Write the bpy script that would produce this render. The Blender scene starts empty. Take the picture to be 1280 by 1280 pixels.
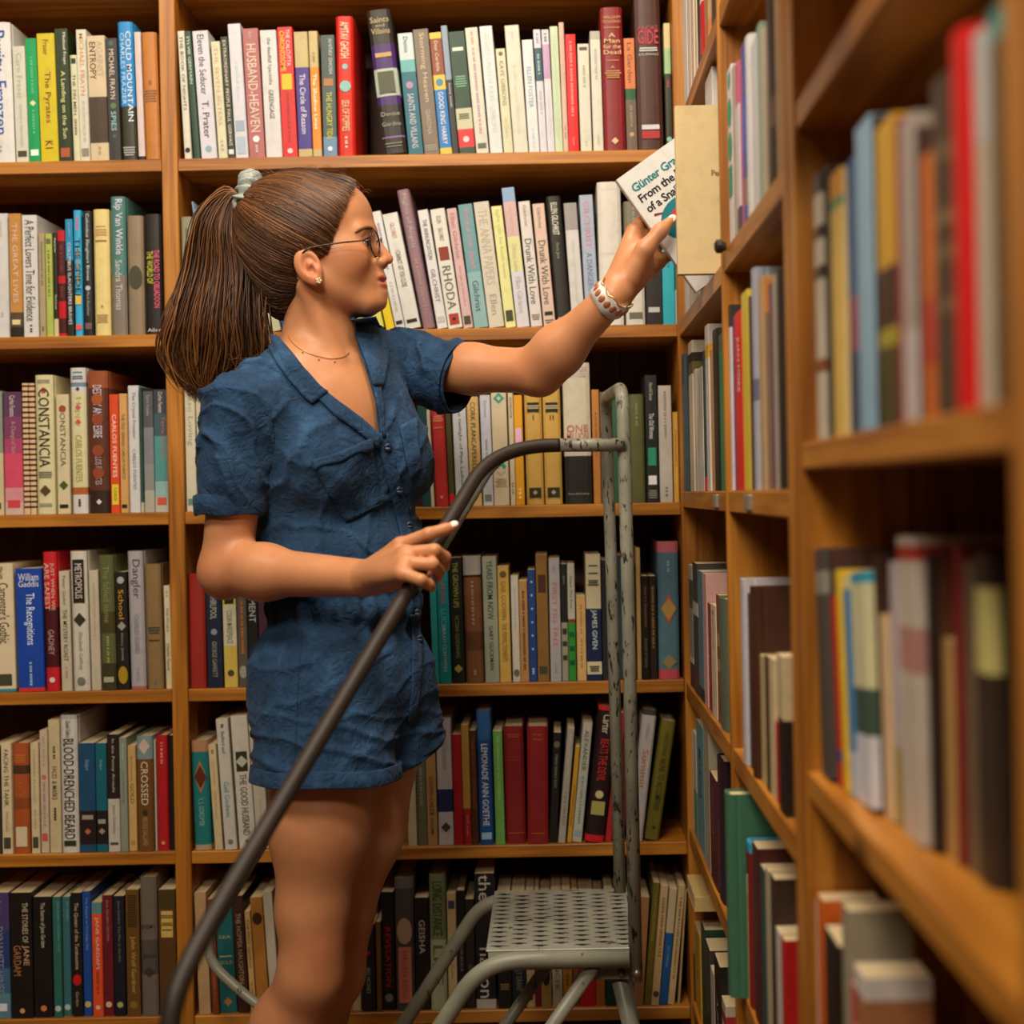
import bpy, bmesh, math, random
import numpy as np
from mathutils import Vector, Matrix, Euler
from mathutils.bvhtree import BVHTree

random.seed(7)
rng = np.random.default_rng(11)
SC = bpy.context.scene
COL = SC.collection

# ------------------------------------------------------------------ camera
EYE = 1.12                 # camera height above the floor (m)
FPX = 1776.0               # focal length in pixels of the 1280 px frame
CX, CY = 690.0, 618.0      # principal point of the (cropped) frame
ROLL = 0.0195              # the picture is rolled by about one degree
cam_d = bpy.data.cameras.new('camera')
cam = bpy.data.objects.new('camera', cam_d)
COL.objects.link(cam)
cam_d.sensor_width = 36.0
cam_d.lens = 36.0 * FPX / 1280.0
cam_d.shift_x = (640 - CX) / 1280.0
cam_d.shift_y = (CY - 640) / 1280.0
cam_d.clip_start = 0.05
cam_d.clip_end = 50
cam_d.dof.use_dof = True
cam_d.dof.focus_distance = 2.08
cam_d.dof.aperture_fstop = 3.1
_ct, _st = math.cos(ROLL), math.sin(ROLL)
cam.matrix_world = Matrix(((_ct, _st, 0, 0), (0, 0, -1, 0), (-_st, _ct, 0, EYE), (0, 0, 0, 1)))
SC.camera = cam

# ------------------------------------------------------------------ world, lights, exposure
world = bpy.data.worlds.new('world')
SC.world = world
world.use_nodes = True
bg = world.node_tree.nodes['Background']
bg.inputs[0].default_value = (1.0, 0.74, 0.52, 1)
bg.inputs[1].default_value = 0.025

def area(name, loc, sx, sy, watts, col, target=None):
    l = bpy.data.lights.new(name, 'AREA')
    l.shape = 'RECTANGLE'; l.size = sx; l.size_y = sy
    l.energy = watts; l.color = col
    o = bpy.data.objects.new(name, l); COL.objects.link(o)
    o.location = loc
    if target is not None:
        o.rotation_euler = (Vector(target) - Vector(loc)).to_track_quat('-Z', 'Y').to_euler()
    return o
area('ceiling_lamp_aisle', (0.02, 1.50, 2.70), 0.30, 0.9, 20, (1.0, 0.88, 0.71), (-0.15, 1.85, 0.9))
area('ceiling_lamp_side', (-1.20, 1.00, 2.70), 0.8, 0.3, 13, (1.0, 0.88, 0.71), (-0.6, 2.2, 0.7))
area('ceiling_lamp_rear', (-0.45, 0.40, 2.70), 0.5, 0.4, 25, (1.0, 0.88, 0.71), (-0.0, 1.7, 0.6))
area('fill_light_front', (-0.60, -1.00, 2.70), 0.8, 0.5, 34, (1.0, 0.88, 0.71), (-0.2, 2.2, 0.6))  # added fill behind the camera, lifts the lower shelves

vs = SC.view_settings
vs.view_transform = 'Standard'
vs.look = 'None'
vs.gamma = 1.0
vs.use_curve_mapping = False
vs.exposure = 0.0
SC.display_settings.display_device = 'sRGB'

# ------------------------------------------------------------------ projection helpers
def P(px, py, Y):
    """World point that stands at picture position (px, py) and distance Y."""
    dx, dy = px - CX, py - CY
    xi = dx * _ct - dy * _st
    zi = -dx * _st - dy * _ct
    return Vector((xi * Y / FPX, Y, EYE + zi * Y / FPX))

def Yside(px, py, X):
    """Distance at which a point of the plane x = X stands at (px, py)."""
    xi = (px - CX) * _ct - (py - CY) * _st
    return X * FPX / xi

# ------------------------------------------------------------------ object helpers
def s2l(c):
    return c / 12.92 if c <= 0.04045 else ((c + 0.055) / 1.055) ** 2.4
def hexc(h):
    if len(h) == 3:
        v = [int(c * 2, 16) / 255 for c in h]
    else:
        v = [int(h[i:i + 2], 16) / 255 for i in (0, 2, 4)]
    return tuple(s2l(x) for x in v)

def empty(name, loc=(0, 0, 0), label=None, cat=None, group=None):
    o = bpy.data.objects.new(name, None)
    o.empty_display_size = 0.02
    COL.objects.link(o)
    o.location = loc
    tag(o, label, cat, group)
    return o
def tag(o, label=None, cat=None, group=None, kind=None):
    if label: o['label'] = label
    if cat: o['category'] = cat
    if group: o['group'] = group
    if kind: o['kind'] = kind
    return o
def mobj(name, me, parent=None, mat=None, smooth=False):
    o = bpy.data.objects.new(name, me)
    COL.objects.link(o)
    if parent is not None: o.parent = parent
    if mat is not None:
        me.materials.clear(); me.materials.append(mat)
    if smooth:
        me.polygons.foreach_set('use_smooth', np.ones(len(me.polygons), bool))
    return o
def mesh(name, v, f):
    me = bpy.data.meshes.new(name)
    me.from_pydata([tuple(x) for x in v], [], [tuple(x) for x in f])
    me.update()
    return me

class MB:
    """collects simple solids into one mesh"""
    def __init__(self): self.v = []; self.f = []
    def add(self, v, f):
        n = len(self.v); self.v += [tuple(p) for p in v]; self.f += [tuple(i + n for i in q) for q in f]; return self
    def box(self, x0, x1, y0, y1, z0, z1, b=0.0):
        if b <= 0:
            v = [(x, y, z) for z in (z0, z1) for x, y in ((x0, y0), (x1, y0), (x1, y1), (x0, y1))]
            return self.add(v, [(3, 2, 1, 0), (4, 5, 6, 7), (0, 1, 5, 4), (1, 2, 6, 5), (2, 3, 7, 6), (3, 0, 4, 7)])
        bm = bmesh.new(); bmesh.ops.create_cube(bm, size=1)
        for q in bm.verts:
            q.co = Vector(((x0 + x1) / 2 + q.co.x * (x1 - x0), (y0 + y1) / 2 + q.co.y * (y1 - y0), (z0 + z1) / 2 + q.co.z * (z1 - z0)))
        bmesh.ops.bevel(bm, geom=bm.edges[:], offset=b, segments=1, affect='EDGES')
        bm.verts.index_update()
        self.add([q.co[:] for q in bm.verts], [[q.index for q in f.verts] for f in bm.faces]); bm.free()
        return self
    def tube(self, pts, r, n=14, caps=True, rs=None):
        pts = [Vector(p) for p in pts]; base = len(self.v)
        up = None
        for i, p in enumerate(pts):
            t = (pts[min(i + 1, len(pts) - 1)] - pts[max(i - 1, 0)]).normalized()
            if up is None:
                a = Vector((0, 1, 0)) if abs(t.y) < 0.9 else Vector((1, 0, 0))
                up = (a - t * a.dot(t)).normalized()
            else:
                up = (up - t * up.dot(t)).normalized()
            w = t.cross(up); rr = rs[i] if rs is not None else r
            for k in range(n):
                a = 2 * math.pi * k / n
                self.v.append(tuple(p + (up * math.cos(a) + w * math.sin(a)) * rr))
        for i in range(len(pts) - 1):
            for k in range(n):
                a, b2 = base + i * n + k, base + i * n + (k + 1) % n
                self.f.append((a, b2, b2 + n, a + n))
        if caps:
            self.f.append(tuple(base + k for k in range(n))[::-1])
            self.f.append(tuple(base + (len(pts) - 1) * n + k for k in range(n)))
        return self
    def build(self, name, parent=None, mat=None, smooth=False):
        return mobj(name, mesh(name, self.v, self.f), parent, mat, smooth)

def spline(pts, n=8):
    """Catmull-Rom through pts"""
    pts = [Vector(p) for p in pts]
    q = [pts[0] * 2 - pts[1]] + pts + [pts[-1] * 2 - pts[-2]]
    out = []
    for i in range(1, len(q) - 2):
        a, b, c, d = q[i - 1:i + 3]
        for k in range(n):
            t = k / n
            out.append(0.5 * ((2 * b) + (c - a) * t + (2 * a - 5 * b + 4 * c - d) * t * t + (3 * b - a - 3 * c + d) * t ** 3))
    out.append(pts[-1])
    return out
def fillet(pts, r, n=8):
    """polyline with rounded corners of radius about r"""
    pts = [Vector(p) for p in pts]; out = [pts[0]]
    for i in range(1, len(pts) - 1):
        a, b, c = pts[i - 1:i + 2]
        d0 = min(r, (a - b).length * 0.48); d1 = min(r, (c - b).length * 0.48)
        p0 = b + (a - b).normalized() * d0; p1 = b + (c - b).normalized() * d1
        for k in range(n + 1):
            t = k / n
            out.append(p0 * (1 - t) ** 2 + b * 2 * t * (1 - t) + p1 * t * t)
    out.append(pts[-1])
    return out

# ------------------------------------------------------------------ materials
def new_mat(name):
    m = bpy.data.materials.new(name); m.use_nodes = True
    nt = m.node_tree
    return m, nt, nt.nodes['Principled BSDF']
def nd(nt, kind, **kw):
    n = nt.nodes.new(kind)
    for k, v in kw.items():
        if k.startswith('i_'):
            key = k[2:]
            n.inputs[int(key) if key.isdigit() else key.replace('_', ' ')].default_value = v
        else: setattr(n, k, v)
    return n
def ramp(nt, stops):
    r = nt.nodes.new('ShaderNodeValToRGB')
    e = r.color_ramp.elements
    while len(e) < len(stops): e.new(0.5)
    for el, (p, c) in zip(e, stops):
        el.position = p; el.color = (*c, 1) if len(c) == 3 else c
    return r
def plain(name, col, rough=0.5, metal=0.0, spec=0.5, noise=0.0, nscale=40, bump=0.0, **kw):
    m, nt, b = new_mat(name)
    b.inputs['Base Color'].default_value = (*col, 1)
    b.inputs['Roughness'].default_value = rough
    b.inputs['Metallic'].default_value = metal
    b.inputs['Specular IOR Level'].default_value = spec
    if noise or bump:
        tc = nd(nt, 'ShaderNodeTexCoord'); n = nd(nt, 'ShaderNodeTexNoise', i_Scale=nscale, i_Detail=4.0)
        nt.links.new(tc.outputs['Object'], n.inputs['Vector'])
        if noise:
            r = ramp(nt, [(0.3, tuple(c * (1 - noise) for c in col)), (0.7, tuple(min(1, c * (1 + noise)) for c in col))])
            nt.links.new(n.outputs['Fac'], r.inputs[0]); nt.links.new(r.outputs[0], b.inputs['Base Color'])
        if bump:
            bp = nd(nt, 'ShaderNodeBump', i_Strength=bump, i_Distance=0.002)
            nt.links.new(n.outputs['Fac'], bp.inputs['Height']); nt.links.new(bp.outputs[0], b.inputs['Normal'])
    for k, v in kw.items(): b.inputs[k.replace('_', ' ')].default_value = v
    return m

def wood(name, axis, c0, c1, c2, rough=0.42):
    """planed pine: long grain along the given axis, rings, a few knots"""
    m, nt, b = new_mat(name)
    tc = nd(nt, 'ShaderNodeTexCoord'); mp = nd(nt, 'ShaderNodeMapping')
    oi = nd(nt, 'ShaderNodeObjectInfo')
    addv = nd(nt, 'ShaderNodeVectorMath', operation='ADD')
    mul = nd(nt, 'ShaderNodeVectorMath', operation='SCALE'); mul.inputs['Scale'].default_value = 0.0
    sc = [16.0, 16.0, 16.0]; sc[axis] = 1.3
    mp.inputs['Scale'].default_value = sc
    nt.links.new(tc.outputs['Object'], addv.inputs[0])
    comb = nd(nt, 'ShaderNodeCombineXYZ')
    mm = nd(nt, 'ShaderNodeMath', operation='MULTIPLY'); mm.inputs[1].default_value = 37.0
    nt.links.new(oi.outputs['Random'], mm.inputs[0])
    for k in range(3): nt.links.new(mm.outputs[0], comb.inputs[k])
    nt.links.new(comb.outputs[0], addv.inputs[1])
    nt.links.new(addv.outputs[0], mp.inputs['Vector'])
    n1 = nd(nt, 'ShaderNodeTexNoise', i_Scale=1.0, i_Detail=3.0, i_Distortion=0.6)
    nt.links.new(mp.outputs[0], n1.inputs['Vector'])
    rings = nd(nt, 'ShaderNodeMath', operation='MULTIPLY'); rings.inputs[1].default_value = 26.0
    nt.links.new(n1.outputs['Fac'], rings.inputs[0])
    sn = nd(nt, 'ShaderNodeMath', operation='SINE'); nt.links.new(rings.outputs[0], sn.inputs[0])
    mp2 = nd(nt, 'ShaderNodeMapping'); sc2 = [260.0] * 3; sc2[axis] = 6.0
    mp2.inputs['Scale'].default_value = sc2
    nt.links.new(addv.outputs[0], mp2.inputs['Vector'])
    n2 = nd(nt, 'ShaderNodeTexNoise', i_Scale=1.0, i_Detail=2.0)
    nt.links.new(mp2.outputs[0], n2.inputs['Vector'])
    mr = nd(nt, 'ShaderNodeMapRange', i_1=-1.0, i_2=1.0, i_3=0.25, i_4=0.75)
    nt.links.new(sn.outputs[0], mr.inputs[0])
    ov = nd(nt, 'ShaderNodeMath', operation='MULTIPLY_ADD'); ov.inputs[1].default_value = 0.55
    nt.links.new(n2.outputs['Fac'], ov.inputs[0]); 
    sb = nd(nt, 'ShaderNodeMath', operation='MULTIPLY_ADD'); sb.inputs[1].default_value = 0.6; sb.inputs[2].default_value = -0.10
    nt.links.new(mr.outputs[0], sb.inputs[0]); nt.links.new(sb.outputs[0], ov.inputs[2])
    r = ramp(nt, [(0.12, c0), (0.5, c1), (0.85, c2)])
    nt.links.new(ov.outputs[0], r.inputs[0])
    # knots
    mp3 = nd(nt, 'ShaderNodeMapping'); sc3 = [9.0] * 3; sc3[axis] = 3.2
    mp3.inputs['Scale'].default_value = sc3
    nt.links.new(addv.outputs[0], mp3.inputs['Vector'])
    vo = nd(nt, 'ShaderNodeTexVoronoi', i_Scale=1.0); nt.links.new(mp3.outputs[0], vo.inputs['Vector'])
    kr = ramp(nt, [(0.04, (1, 1, 1)), (0.13, (0, 0, 0))]); nt.links.new(vo.outputs['Distance'], kr.inputs[0])
    mix = nd(nt, 'ShaderNodeMix', data_type='RGBA'); nt.links.new(kr.outputs[0], mix.inputs[0])
    nt.links.new(r.outputs[0], mix.inputs[6]); mix.inputs[7].default_value = (c0[0] * .35, c0[1] * .3, c0[2] * .3, 1)
    nt.links.new(mix.outputs[2], b.inputs['Base Color'])
    bp = nd(nt, 'ShaderNodeBump', i_Strength=0.25, i_Distance=0.001)
    nt.links.new(n2.outputs['Fac'], bp.inputs['Height']); nt.links.new(bp.outputs[0], b.inputs['Normal'])
    b.inputs['Roughness'].default_value = rough
    return m
WC = (hexc('744010'), hexc('ad6d1e'), hexc('c98a36'))
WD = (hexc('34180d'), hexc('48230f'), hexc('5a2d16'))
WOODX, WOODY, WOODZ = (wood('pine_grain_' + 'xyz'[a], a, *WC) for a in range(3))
DARKX, DARKZ = wood('shaded_back_x', 0, *WD, rough=0.6), wood('shaded_back_z', 2, *WD, rough=0.6)  # same wood as the cases, deep shelf shade put into its colour
# ================================================================== room shell
YB = 2.40        # front plane of the back bookcase
XR = 0.216       # front plane of the side bookcases
def structure(name, b, mat):
    o = b.build(name, None, mat); o['kind'] = 'structure'; return o
M_wall = plain('plaster', hexc('b08a5e'), 0.9, noise=0.06, nscale=8)
M_floor = wood('floor_boards', 1, hexc('3a2110'), hexc('5a351b'), hexc('70462a'), 0.5)
floor = structure('floor', MB().box(-3.2, 0.56, -1.6, 2.72, -0.05, 0), M_floor)
structure('ceiling', MB().box(-3.2, 0.56, -1.6, 2.72, 2.8, 2.86), M_wall)
structure('wall_back', MB().box(-3.2, 0.56, 2.665, 2.72, 0, 2.8), M_wall)
structure('wall_right', MB().box(0.485, 0.56, -1.6, 2.665, 0, 2.8), M_wall)

# ================================================================== bookcases
def zrow(y, at=740.0): return EYE + (CY - y) / at
SH = 0.021
ROWZ = [zrow(y) for y in (189, 408, 631, 853, 1056, 1262)]      # shelf top heights of the back case
BZ = [ROWZ[0] + 0.305] + ROWZ
UPX = (-0.6486, -0.6216)
LEFT0 = -1.50
case = empty('bookcase', (0, YB, 0), 'tall pine bookcase along the back wall with two bays of books', 'bookcase')
def cpart(parent, name, b, mat):
    o = b.build(name, None, mat); o.parent = parent
    o.matrix_parent_inverse = Matrix.Translation(-parent.location); return o
BD = 0.245
for x0, x1 in ((LEFT0 - 0.027, LEFT0), UPX, (XR + 0.0015, XR + 0.026)):
    cpart(case, 'upright', MB().box(x0, x1, YB, YB + BD, 0, 2.35, 0.0015), WOODZ)
for x0, x1 in ((LEFT0, UPX[0]), (UPX[1], XR + 0.0015)):
    for z in BZ + [0.09, 2.33]:
        cpart(case, 'shelf', MB().box(x0 + .0003, x1 - .0003, YB + 0.002, YB + BD, z - SH, z, 0.0012), WOODX)
    cpart(case, 'plinth', MB().box(x0 + .0003, x1 - .0003, YB + 0.02, YB + 0.038, 0, 0.068), WOODX)
x = LEFT0 - 0.02
while x < XR + 0.02:
    x1 = min(x + 0.118, XR + 0.024)
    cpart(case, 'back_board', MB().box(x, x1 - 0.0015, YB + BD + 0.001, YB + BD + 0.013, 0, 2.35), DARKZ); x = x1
# the two side bookcases standing at right angles to it
SD = 0.255
def side_case(y0, y1, uprights, rows, label, st):
    c = empty('bookcase', (XR, y0, 0), label, 'bookcase')
    for a, b_ in uprights:
        cpart(c, 'upright', MB().box(XR, XR + SD, a, b_, 0, 2.35, 0.0015), WOODZ)
    ups = sorted(uprights)
    for k in range(len(ups) - 1):
        for z in rows[k]:
            cpart(c, 'shelf', MB().box(XR + 0.002, XR + SD, ups[k][1] + .0003, ups[k + 1][0] - .0003, z - st, z, 0.0012), WOODY)
    y = y0
    while y < y1 - 0.01:
        b_ = min(y + 0.14, y1)
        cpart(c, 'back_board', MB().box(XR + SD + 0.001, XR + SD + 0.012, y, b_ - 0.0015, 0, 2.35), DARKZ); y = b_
    return c
SA = [EYE + d for d in (0.60, 0.285, 0.0, -0.318, -0.562, -0.85)]
SA2 = [EYE + d for d in (0.60, 0.296, 0.0, -0.318, -0.60, -0.88)]
SB = [EYE + d for d in (0.62, 0.335, 0.040, -0.245, -0.53, -0.80)]
sideA = side_case(1.275, 2.396, [(1.275, 1.298), (1.757, 1.772), (2.372, 2.396)], [SA2 + [2.33, .09], SA + [2.33, .09]],
                  'pine side bookcase of two narrow bays meeting the back bookcase in the corner', 0.026)
sideB = side_case(0.60, 1.268, [(0.60, 0.668), (1.236, 1.268)], [SB + [2.33, .09]],
                  'pine side bookcase with wide front posts standing past the two narrow bays', 0.023)
# shelf label holders, a knob and peg holes
M_tagm = plain('label_holder_metal', hexc('a9a49a'), 0.35, 0.6)
for px, py, par in ((894, 620, sideA), (935, 649, sideA)):
    y = Yside(px, py, XR)
    zt = SA[2] - 0.0045
    cpart(par, 'label_holder', MB().box(XR - 0.002, XR + 0.0025, y - 0.02, y + 0.02, zt - 0.017, zt, 0.0006), M_tagm)
M_hole = plain('peg_hole_dark', (0.01, 0.005, 0.003), 0.9)
for z in (1.22, 1.19, 1.16):
    for dx in (0.06, 0.115):
        cpart(sideB, 'peg_hole', MB().tube([(XR + dx, 1.2352, z), (XR + dx, 1.238, z)], 0.004, 10), M_hole)
M_knob = plain('dark_knob', hexc('2c2018'), 0.35)
b = MB(); b.tube([(XR + 0.002, 1.73, SA2[1] + 0.002), (XR - 0.004, 1.73, SA2[1] + 0.002), (XR - 0.010, 1.73, SA2[1] + 0.002), (XR - 0.0125, 1.73, SA2[1] + 0.002)], 0, 12, True, [0.004, 0.0085, 0.0085, 0.004])
cpart(sideA, 'knob', b, M_knob)
# ================================================================== books: what stands on each shelf
# one line per book:  x0 x1 ytop type colour | look | bands (from-to colour) | print (from to colour style text)
# x0, x1: spine at the shelf, ytop: top of spine (picture pixels of the place's own survey); type P paperback, H hardcover
ROWS = []
def row(kind, idx, lean, where, group, text):
    ROWS.append((kind, idx, lean, where, group, text.strip().split('\n')))

row('back', 0, [(0, .02)], 'overhead shelf, outer bay', 'books on the overhead shelf of the outer bay', '''
-15 20 29 H eee|thick white hardcover with large blue lettering||.06 .80 25a V Purity. Franzen;.88 .94 999 b
20.6 37 58 P ddc|cream paperback with faint grey title||.06 .46 aaa v Caro Fraser;.5 .86 bbb s some lines;.9 .95 443 r
37 51.5 48 P 095|bright green paperback with small diamond||.15 .45 5b8 b;.50 .55 dda d;.58 .78 5b8 b;.9 .95 dfe r
51.6 74 42 P cb1|mustard yellow paperback with red italic title||.05 .17 631 s Fraser;.3 .7 722 v The Pyrates;.84 .90 812 v K1
74 91 36 P 231|black-green paperback with pale serif title||.03 .27 eed s> Michael Frayn;.32 .83 dd9 v A Landing on the Sun;.9 .97 a53 r
91 101 69 P ddb|short slim cream paperback with dark title||.03 .08 332 r;.18 .56 442 v THE TIN MEN;.6 .75 875 b
101 114 37 P ddc|cream paperback with orange author name||.03 .5 c84 v MICHAEL FRAYN;.54 .85 bba b;.9 .96 887 r
114 137 45 P cb9|beige and dark brown paperback with large title|.49-.86 432|.05 .35 421 v< ENTROPY;.04 .33 ba9 v> AGAINST;.89 .95 a96 b
137 152 48 P 333|charcoal paperback with cream and pale green title||.02 .06 465 c;.09 .5 dcb v MICHAEL FRAYN;.53 .58 575 c;.6 .76 9cc v SPIES;.79 .82 465 c
152 173 28 H 332|blue over black hardcover with white lettering|0-.61 28c|.07 .72 def v> COLD MOUNTAIN;.08 .60 bdf s< CHARLES FRAZIER;.9 .97 aaa B
173.5 182 40 P dcc|thin white paperback with dark foot|.97-1 111|
182 203 41 H b9742c|plain orange cloth hardcover with faint bands||.38 .42 953 b;.45 .55 964 B
''')
row('back', 0, [(230, .064), (300, .045), (400, .02), (422, .0), (446, .0), (479, .117), (520, .075), (600, .075), (650, .058), (690, .034), (715, .015), (830, .01), (845, 0)],
    'overhead shelf, corner bay', 'books on the overhead shelf of the corner bay', '''
231 240 39 P ddc|white paperback with spaced black capitals||.04 .88 332 v THE BOOK OF NIGHTS;.91 .95 222 c
240.5 251 39 P 243|dark green paperback with wide spaced white capitals||.04 .95 cdc v SYLVIE GERMAIN
252 272 39 P dde|white paperback with handwritten black title||.03 .5 223 v Eleven the Seducer;.55 .84 223 v T. Prater;.9 .95 8ab c
273.5 285 52 P ddb|cream paperback with faint pink title||.05 .72 c98 v THE SEVEN SISTERS;.85 .95 b99 b
285.3 294.5 46 P 232|black paperback with white capitals||.03 .9 dcb v EXTRAORDINARY PEOPLE PAUL GERVAIS;.93 .97 ddd r
295 311 30 P dde|tall white paperback with pale grey figures||.28 .6 bcd s some title here;.72 .8 9ab r;.84 .97 abc r
312 332 36 P a66|rose brown paperback with narrow pale title||.02 .07 cbb s Ghosh;.12 .80 dcb V HUSBAND-HEAVEN;.83 .88 eee c;.9 .96 cbb b
333 353.5 38 P ddd|white paperback with small black italic title||.06 .43 333 s the deadfall hyacinths;.47 .7 443 s GREENGAGE
354 373 34 P c22|red paperback with yellow and white title||.03 .34 ec4 v< CHRONOSOME;.02 .30 ddd s> THE CALCUTTA;.36 .48 db3 r;.5 .88 a33 b;.93 .97 ecc c
373.7 391 40 P ba7|tan and purple paperback|.285-.94 438|.34 .82 dde v The Circle of Reason
391.3 403 39 P ba7|tan and orange paperback|.285-.94 e82|.34 .78 ffd v The Shadow Lines;.17 .25 985 b
404.6 422 44 P 455|slate paperback with yellow capitals|.84-1 68a|.03 .32 ccc s> AMITAV GHOSH;.36 .42 a74 r;.47 .86 cc4 v THE HUNGRY TIDE;.92 .96 dde c
422.7 445 21 H c21|bright red hardcover with large white lettering||.04 .3 edb V AMITAV GHOSH;.34 .38 8bb c;.46 .54 8bb c;.6 .82 dc9 v SEA OF POPPIES;.86 .95 dcb b
479.5 510 14 H 2b2622|tall black hardcover with purple bands, leaning|.24-.41 426;.41-.60 bcb;.60-.66 426;.88-.89 86a|.05 .09 ba7 h Saints;.1 .12 ba7 h and;.13 .17 ba7 h Villains;.30 .33 b96 r;.43 .58 554 r;.71 .74 998 h Denise;.78 .81 998 h Giardina;.92 .96 776 B
511 530 42 P 267|white over teal paperback|0-.22 cdd;.22-.32 6aa|.03 .16 446 s Denise;.40 .46 a8a c;.5 .95 ccd v SAINTS AND VILLAINS
530.6 550 37 P 776a5c|grey-brown paperback with pale blackletter title||.03 .58 cb9 v Storming Heaven;.64 .84 ba9 s GIARDINA;.92 .97 998 B
550.5 565.7 41 P db4|yellow, brown and blue paperback|.05-.35 842;.47-.95 27b|.07 .32 dcb s Dear Cordelia;.38 .44 58a c;.49 .92 eef v GOOD KING HARRY
566 574 32 P 333|thin black paperback with blue-grey head|0-.42 89a|.45 .64 dde v henry moon
574.5 595 40 P 2a4536|dark green paperback with cream and red foot bands|.63-.80 cca;.80-.95 c33|.13 .16 cdc r;.36 .46 7a8 B;.67 .72 776 B;.86 .91 fcc c
595.7 611.6 35 P ddc|pinkish white paperback with thin grey title||.03 .13 c99 b;.16 .85 b9a v the sweet life of a parish;.92 .96 665 r
613 629 33 P eee|white paperback with pale blue capitals||.06 .84 bcc v SIGHTS UNSEEN KAYE GIBBONS;.9 .95 cdd b
630 642 61 P ddb|short cream paperback with grey script title||.03 .07 665 c;.12 .55 987 v KAYE GIBBONS;.66 .9 cb9 s A Cure
642.7 660.8 32 P ddc|thick cream paperback with faint script||.05 .12 cbb b;.3 .85 ccb s a virtuous woman
661.6 675 50 P eee|short white paperback with blue capitals||.24 .6 69b v ELLEN FOSTER;.78 .95 bcd b
675.4 684.5 37 P dde|white paperback with dark green label|.15-.42 356|.03 .12 99a b;.2 .38 9ba b;.5 .7 bbb b
684.7 694 37 P dde|white paperback with lavender label|.12-.40 b9b|.03 .1 778 b;.5 .9 ccc b
694.2 704.4 33 P cdb|pale green paperback||.1 .9 bca s pale title line
704.6 711 28 P dba|tall thin salmon paperback||.1 .5 ca9 b;.8 .9 b87 b
711.2 724.3 43 P d11|plain bright red paperback with tiny white title||.06 .7 e88 s what the eye doesnt see here;.88 .95 e99 s Penguin
726 740.5 55 P ddc|short cream paperback with small grey title||.03 .06 554 r;.2 .4 aa9 b;.9 .95 bba b
742 755 39 P ddc|white paperback with grey head|0-.07 aa9|.15 .4 aaa s grey title;.86 .95 bba b
755.5 783.4 10 H 811d22|large dark red cloth hardcover with gilt lettering||.06 .08 c96 h WILLIAM;.09 .11 c96 h GOLDING;.14 .145 c96 B;.18 .21 db8 h A;.22 .25 db8 h Man;.26 .29 db8 h for the;.30 .33 db8 h Dead;.37 .375 c96 B;.41 .43 c96 h A;.44 .50 b85 B;.91 .96 db8 d
783.8 797.4 48 P 6a5a48|orange over mottled green paperback|0-.45 c74;.45-.55 253|.04 .4 643 v La Garden;.6 .8 887 b;.84 .88 b97 c
797.8 830.7 -3 H 4a2a22|tall glossy brown hardcover with red name||.19 .22 a45 h ANDRE;.22 .31 c34 h GIDE;.33 .36 ccc B;.37 .39 bbb h JOURNALS;.84 .87 ccc r;.88 .93 a33 r
833 845 29 P 332|dark paperback with cream and green head|0-.2 cb8;.2-.40 9b8|.45 .52 a44 b;.9 .94 8ba c
''')
row('back', 1, [(0, .0)], 'face-high shelf, outer bay', 'books on the face-high shelf of the outer bay', '''
-24 -8 275 P dcb|cream paperback next to the tiny-print white one||.2 .5 998 b
-7 13 267 P ddd|white paperback with tiny grey print||.06 .2 bba b;.8 .84 aaa b
13.5 28.7 267 P b84|ochre paperback with black foot|.80-.92 543;.92-1 221|.08 .72 dba v THE GREAT LIVES;.86 .9 dc9 r
29 49 269 P ddd|cream-white paperback with handwritten black title||.04 .87 221 V A Perfect Lovers Time for Evidence;.9 .97 332 s small house
50 58.4 292 P a97|narrow taupe paperback||.08 .5 776 s thin title line;.9 .95 665 b
58.6 67 292 P ab5|narrow olive-yellow paperback||.05 .1 665 r;.16 .62 774 v a title in blue
67.4 73.7 291 P 221|narrow black paperback with cream foot|.83-1 cb9|.05 .26 ddc v Nightrider;.6 .8 dcc v Paul Jones
73.9 83.4 288 P b12|narrow red paperback with black panels|.1-.43 411;.5-.67 411;.83-.97 411|.14 .4 733 b;.53 .64 733 b
83.6 93.4 274 P 221|blue over black paperback with white capitals|0-.35 28b|.03 .17 8cd s JOSEPH;.2 .9 dde v COLUMBUS SLAUGHTERS BRAVES
94 105 263 H 3ad|sky blue book with black and yellow title||.05 .16 c78 b;.22 .72 221 V THE SPIDER;.3 .6 c93 s ON THE WALL;.68 .75 db5 r;.91 .95 e55 r
105.7 117.7 264 H 222|black hardcover with white serif title||.02 .56 cdd v Columbus Slaughters Braves;.6 .64 bbc c;.65 .84 aaa s Mark Shainblum;.9 .95 755 r
119 139.5 262 H dc8|pale yellow hardcover with fine brown print||.13 .14 b96 B;.15 .21 c96 B;.24 .26 964 B;.76 .78 964 d;.83 .9 b96 B
141 160.5 246 H 7d746a|teal over stone-grey hardcover with large white title|0-.57 4a7a78|.02 .42 dde V Rip Van Winkle;.46 .82 ccc v Sandra Thomas
161 182 270 H 8a7a62|taupe hardcover with worn top and dark stain||.42 .62 443 c
183 205 268 H 221d1a|black hardcover with pink and yellow capitals||.30 .78 e68 v> THE ROAD TO OBLIADOON;.31 .58 cc3 v< THE WORLD OF;.95 .98 ccc h Allen
''')
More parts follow.
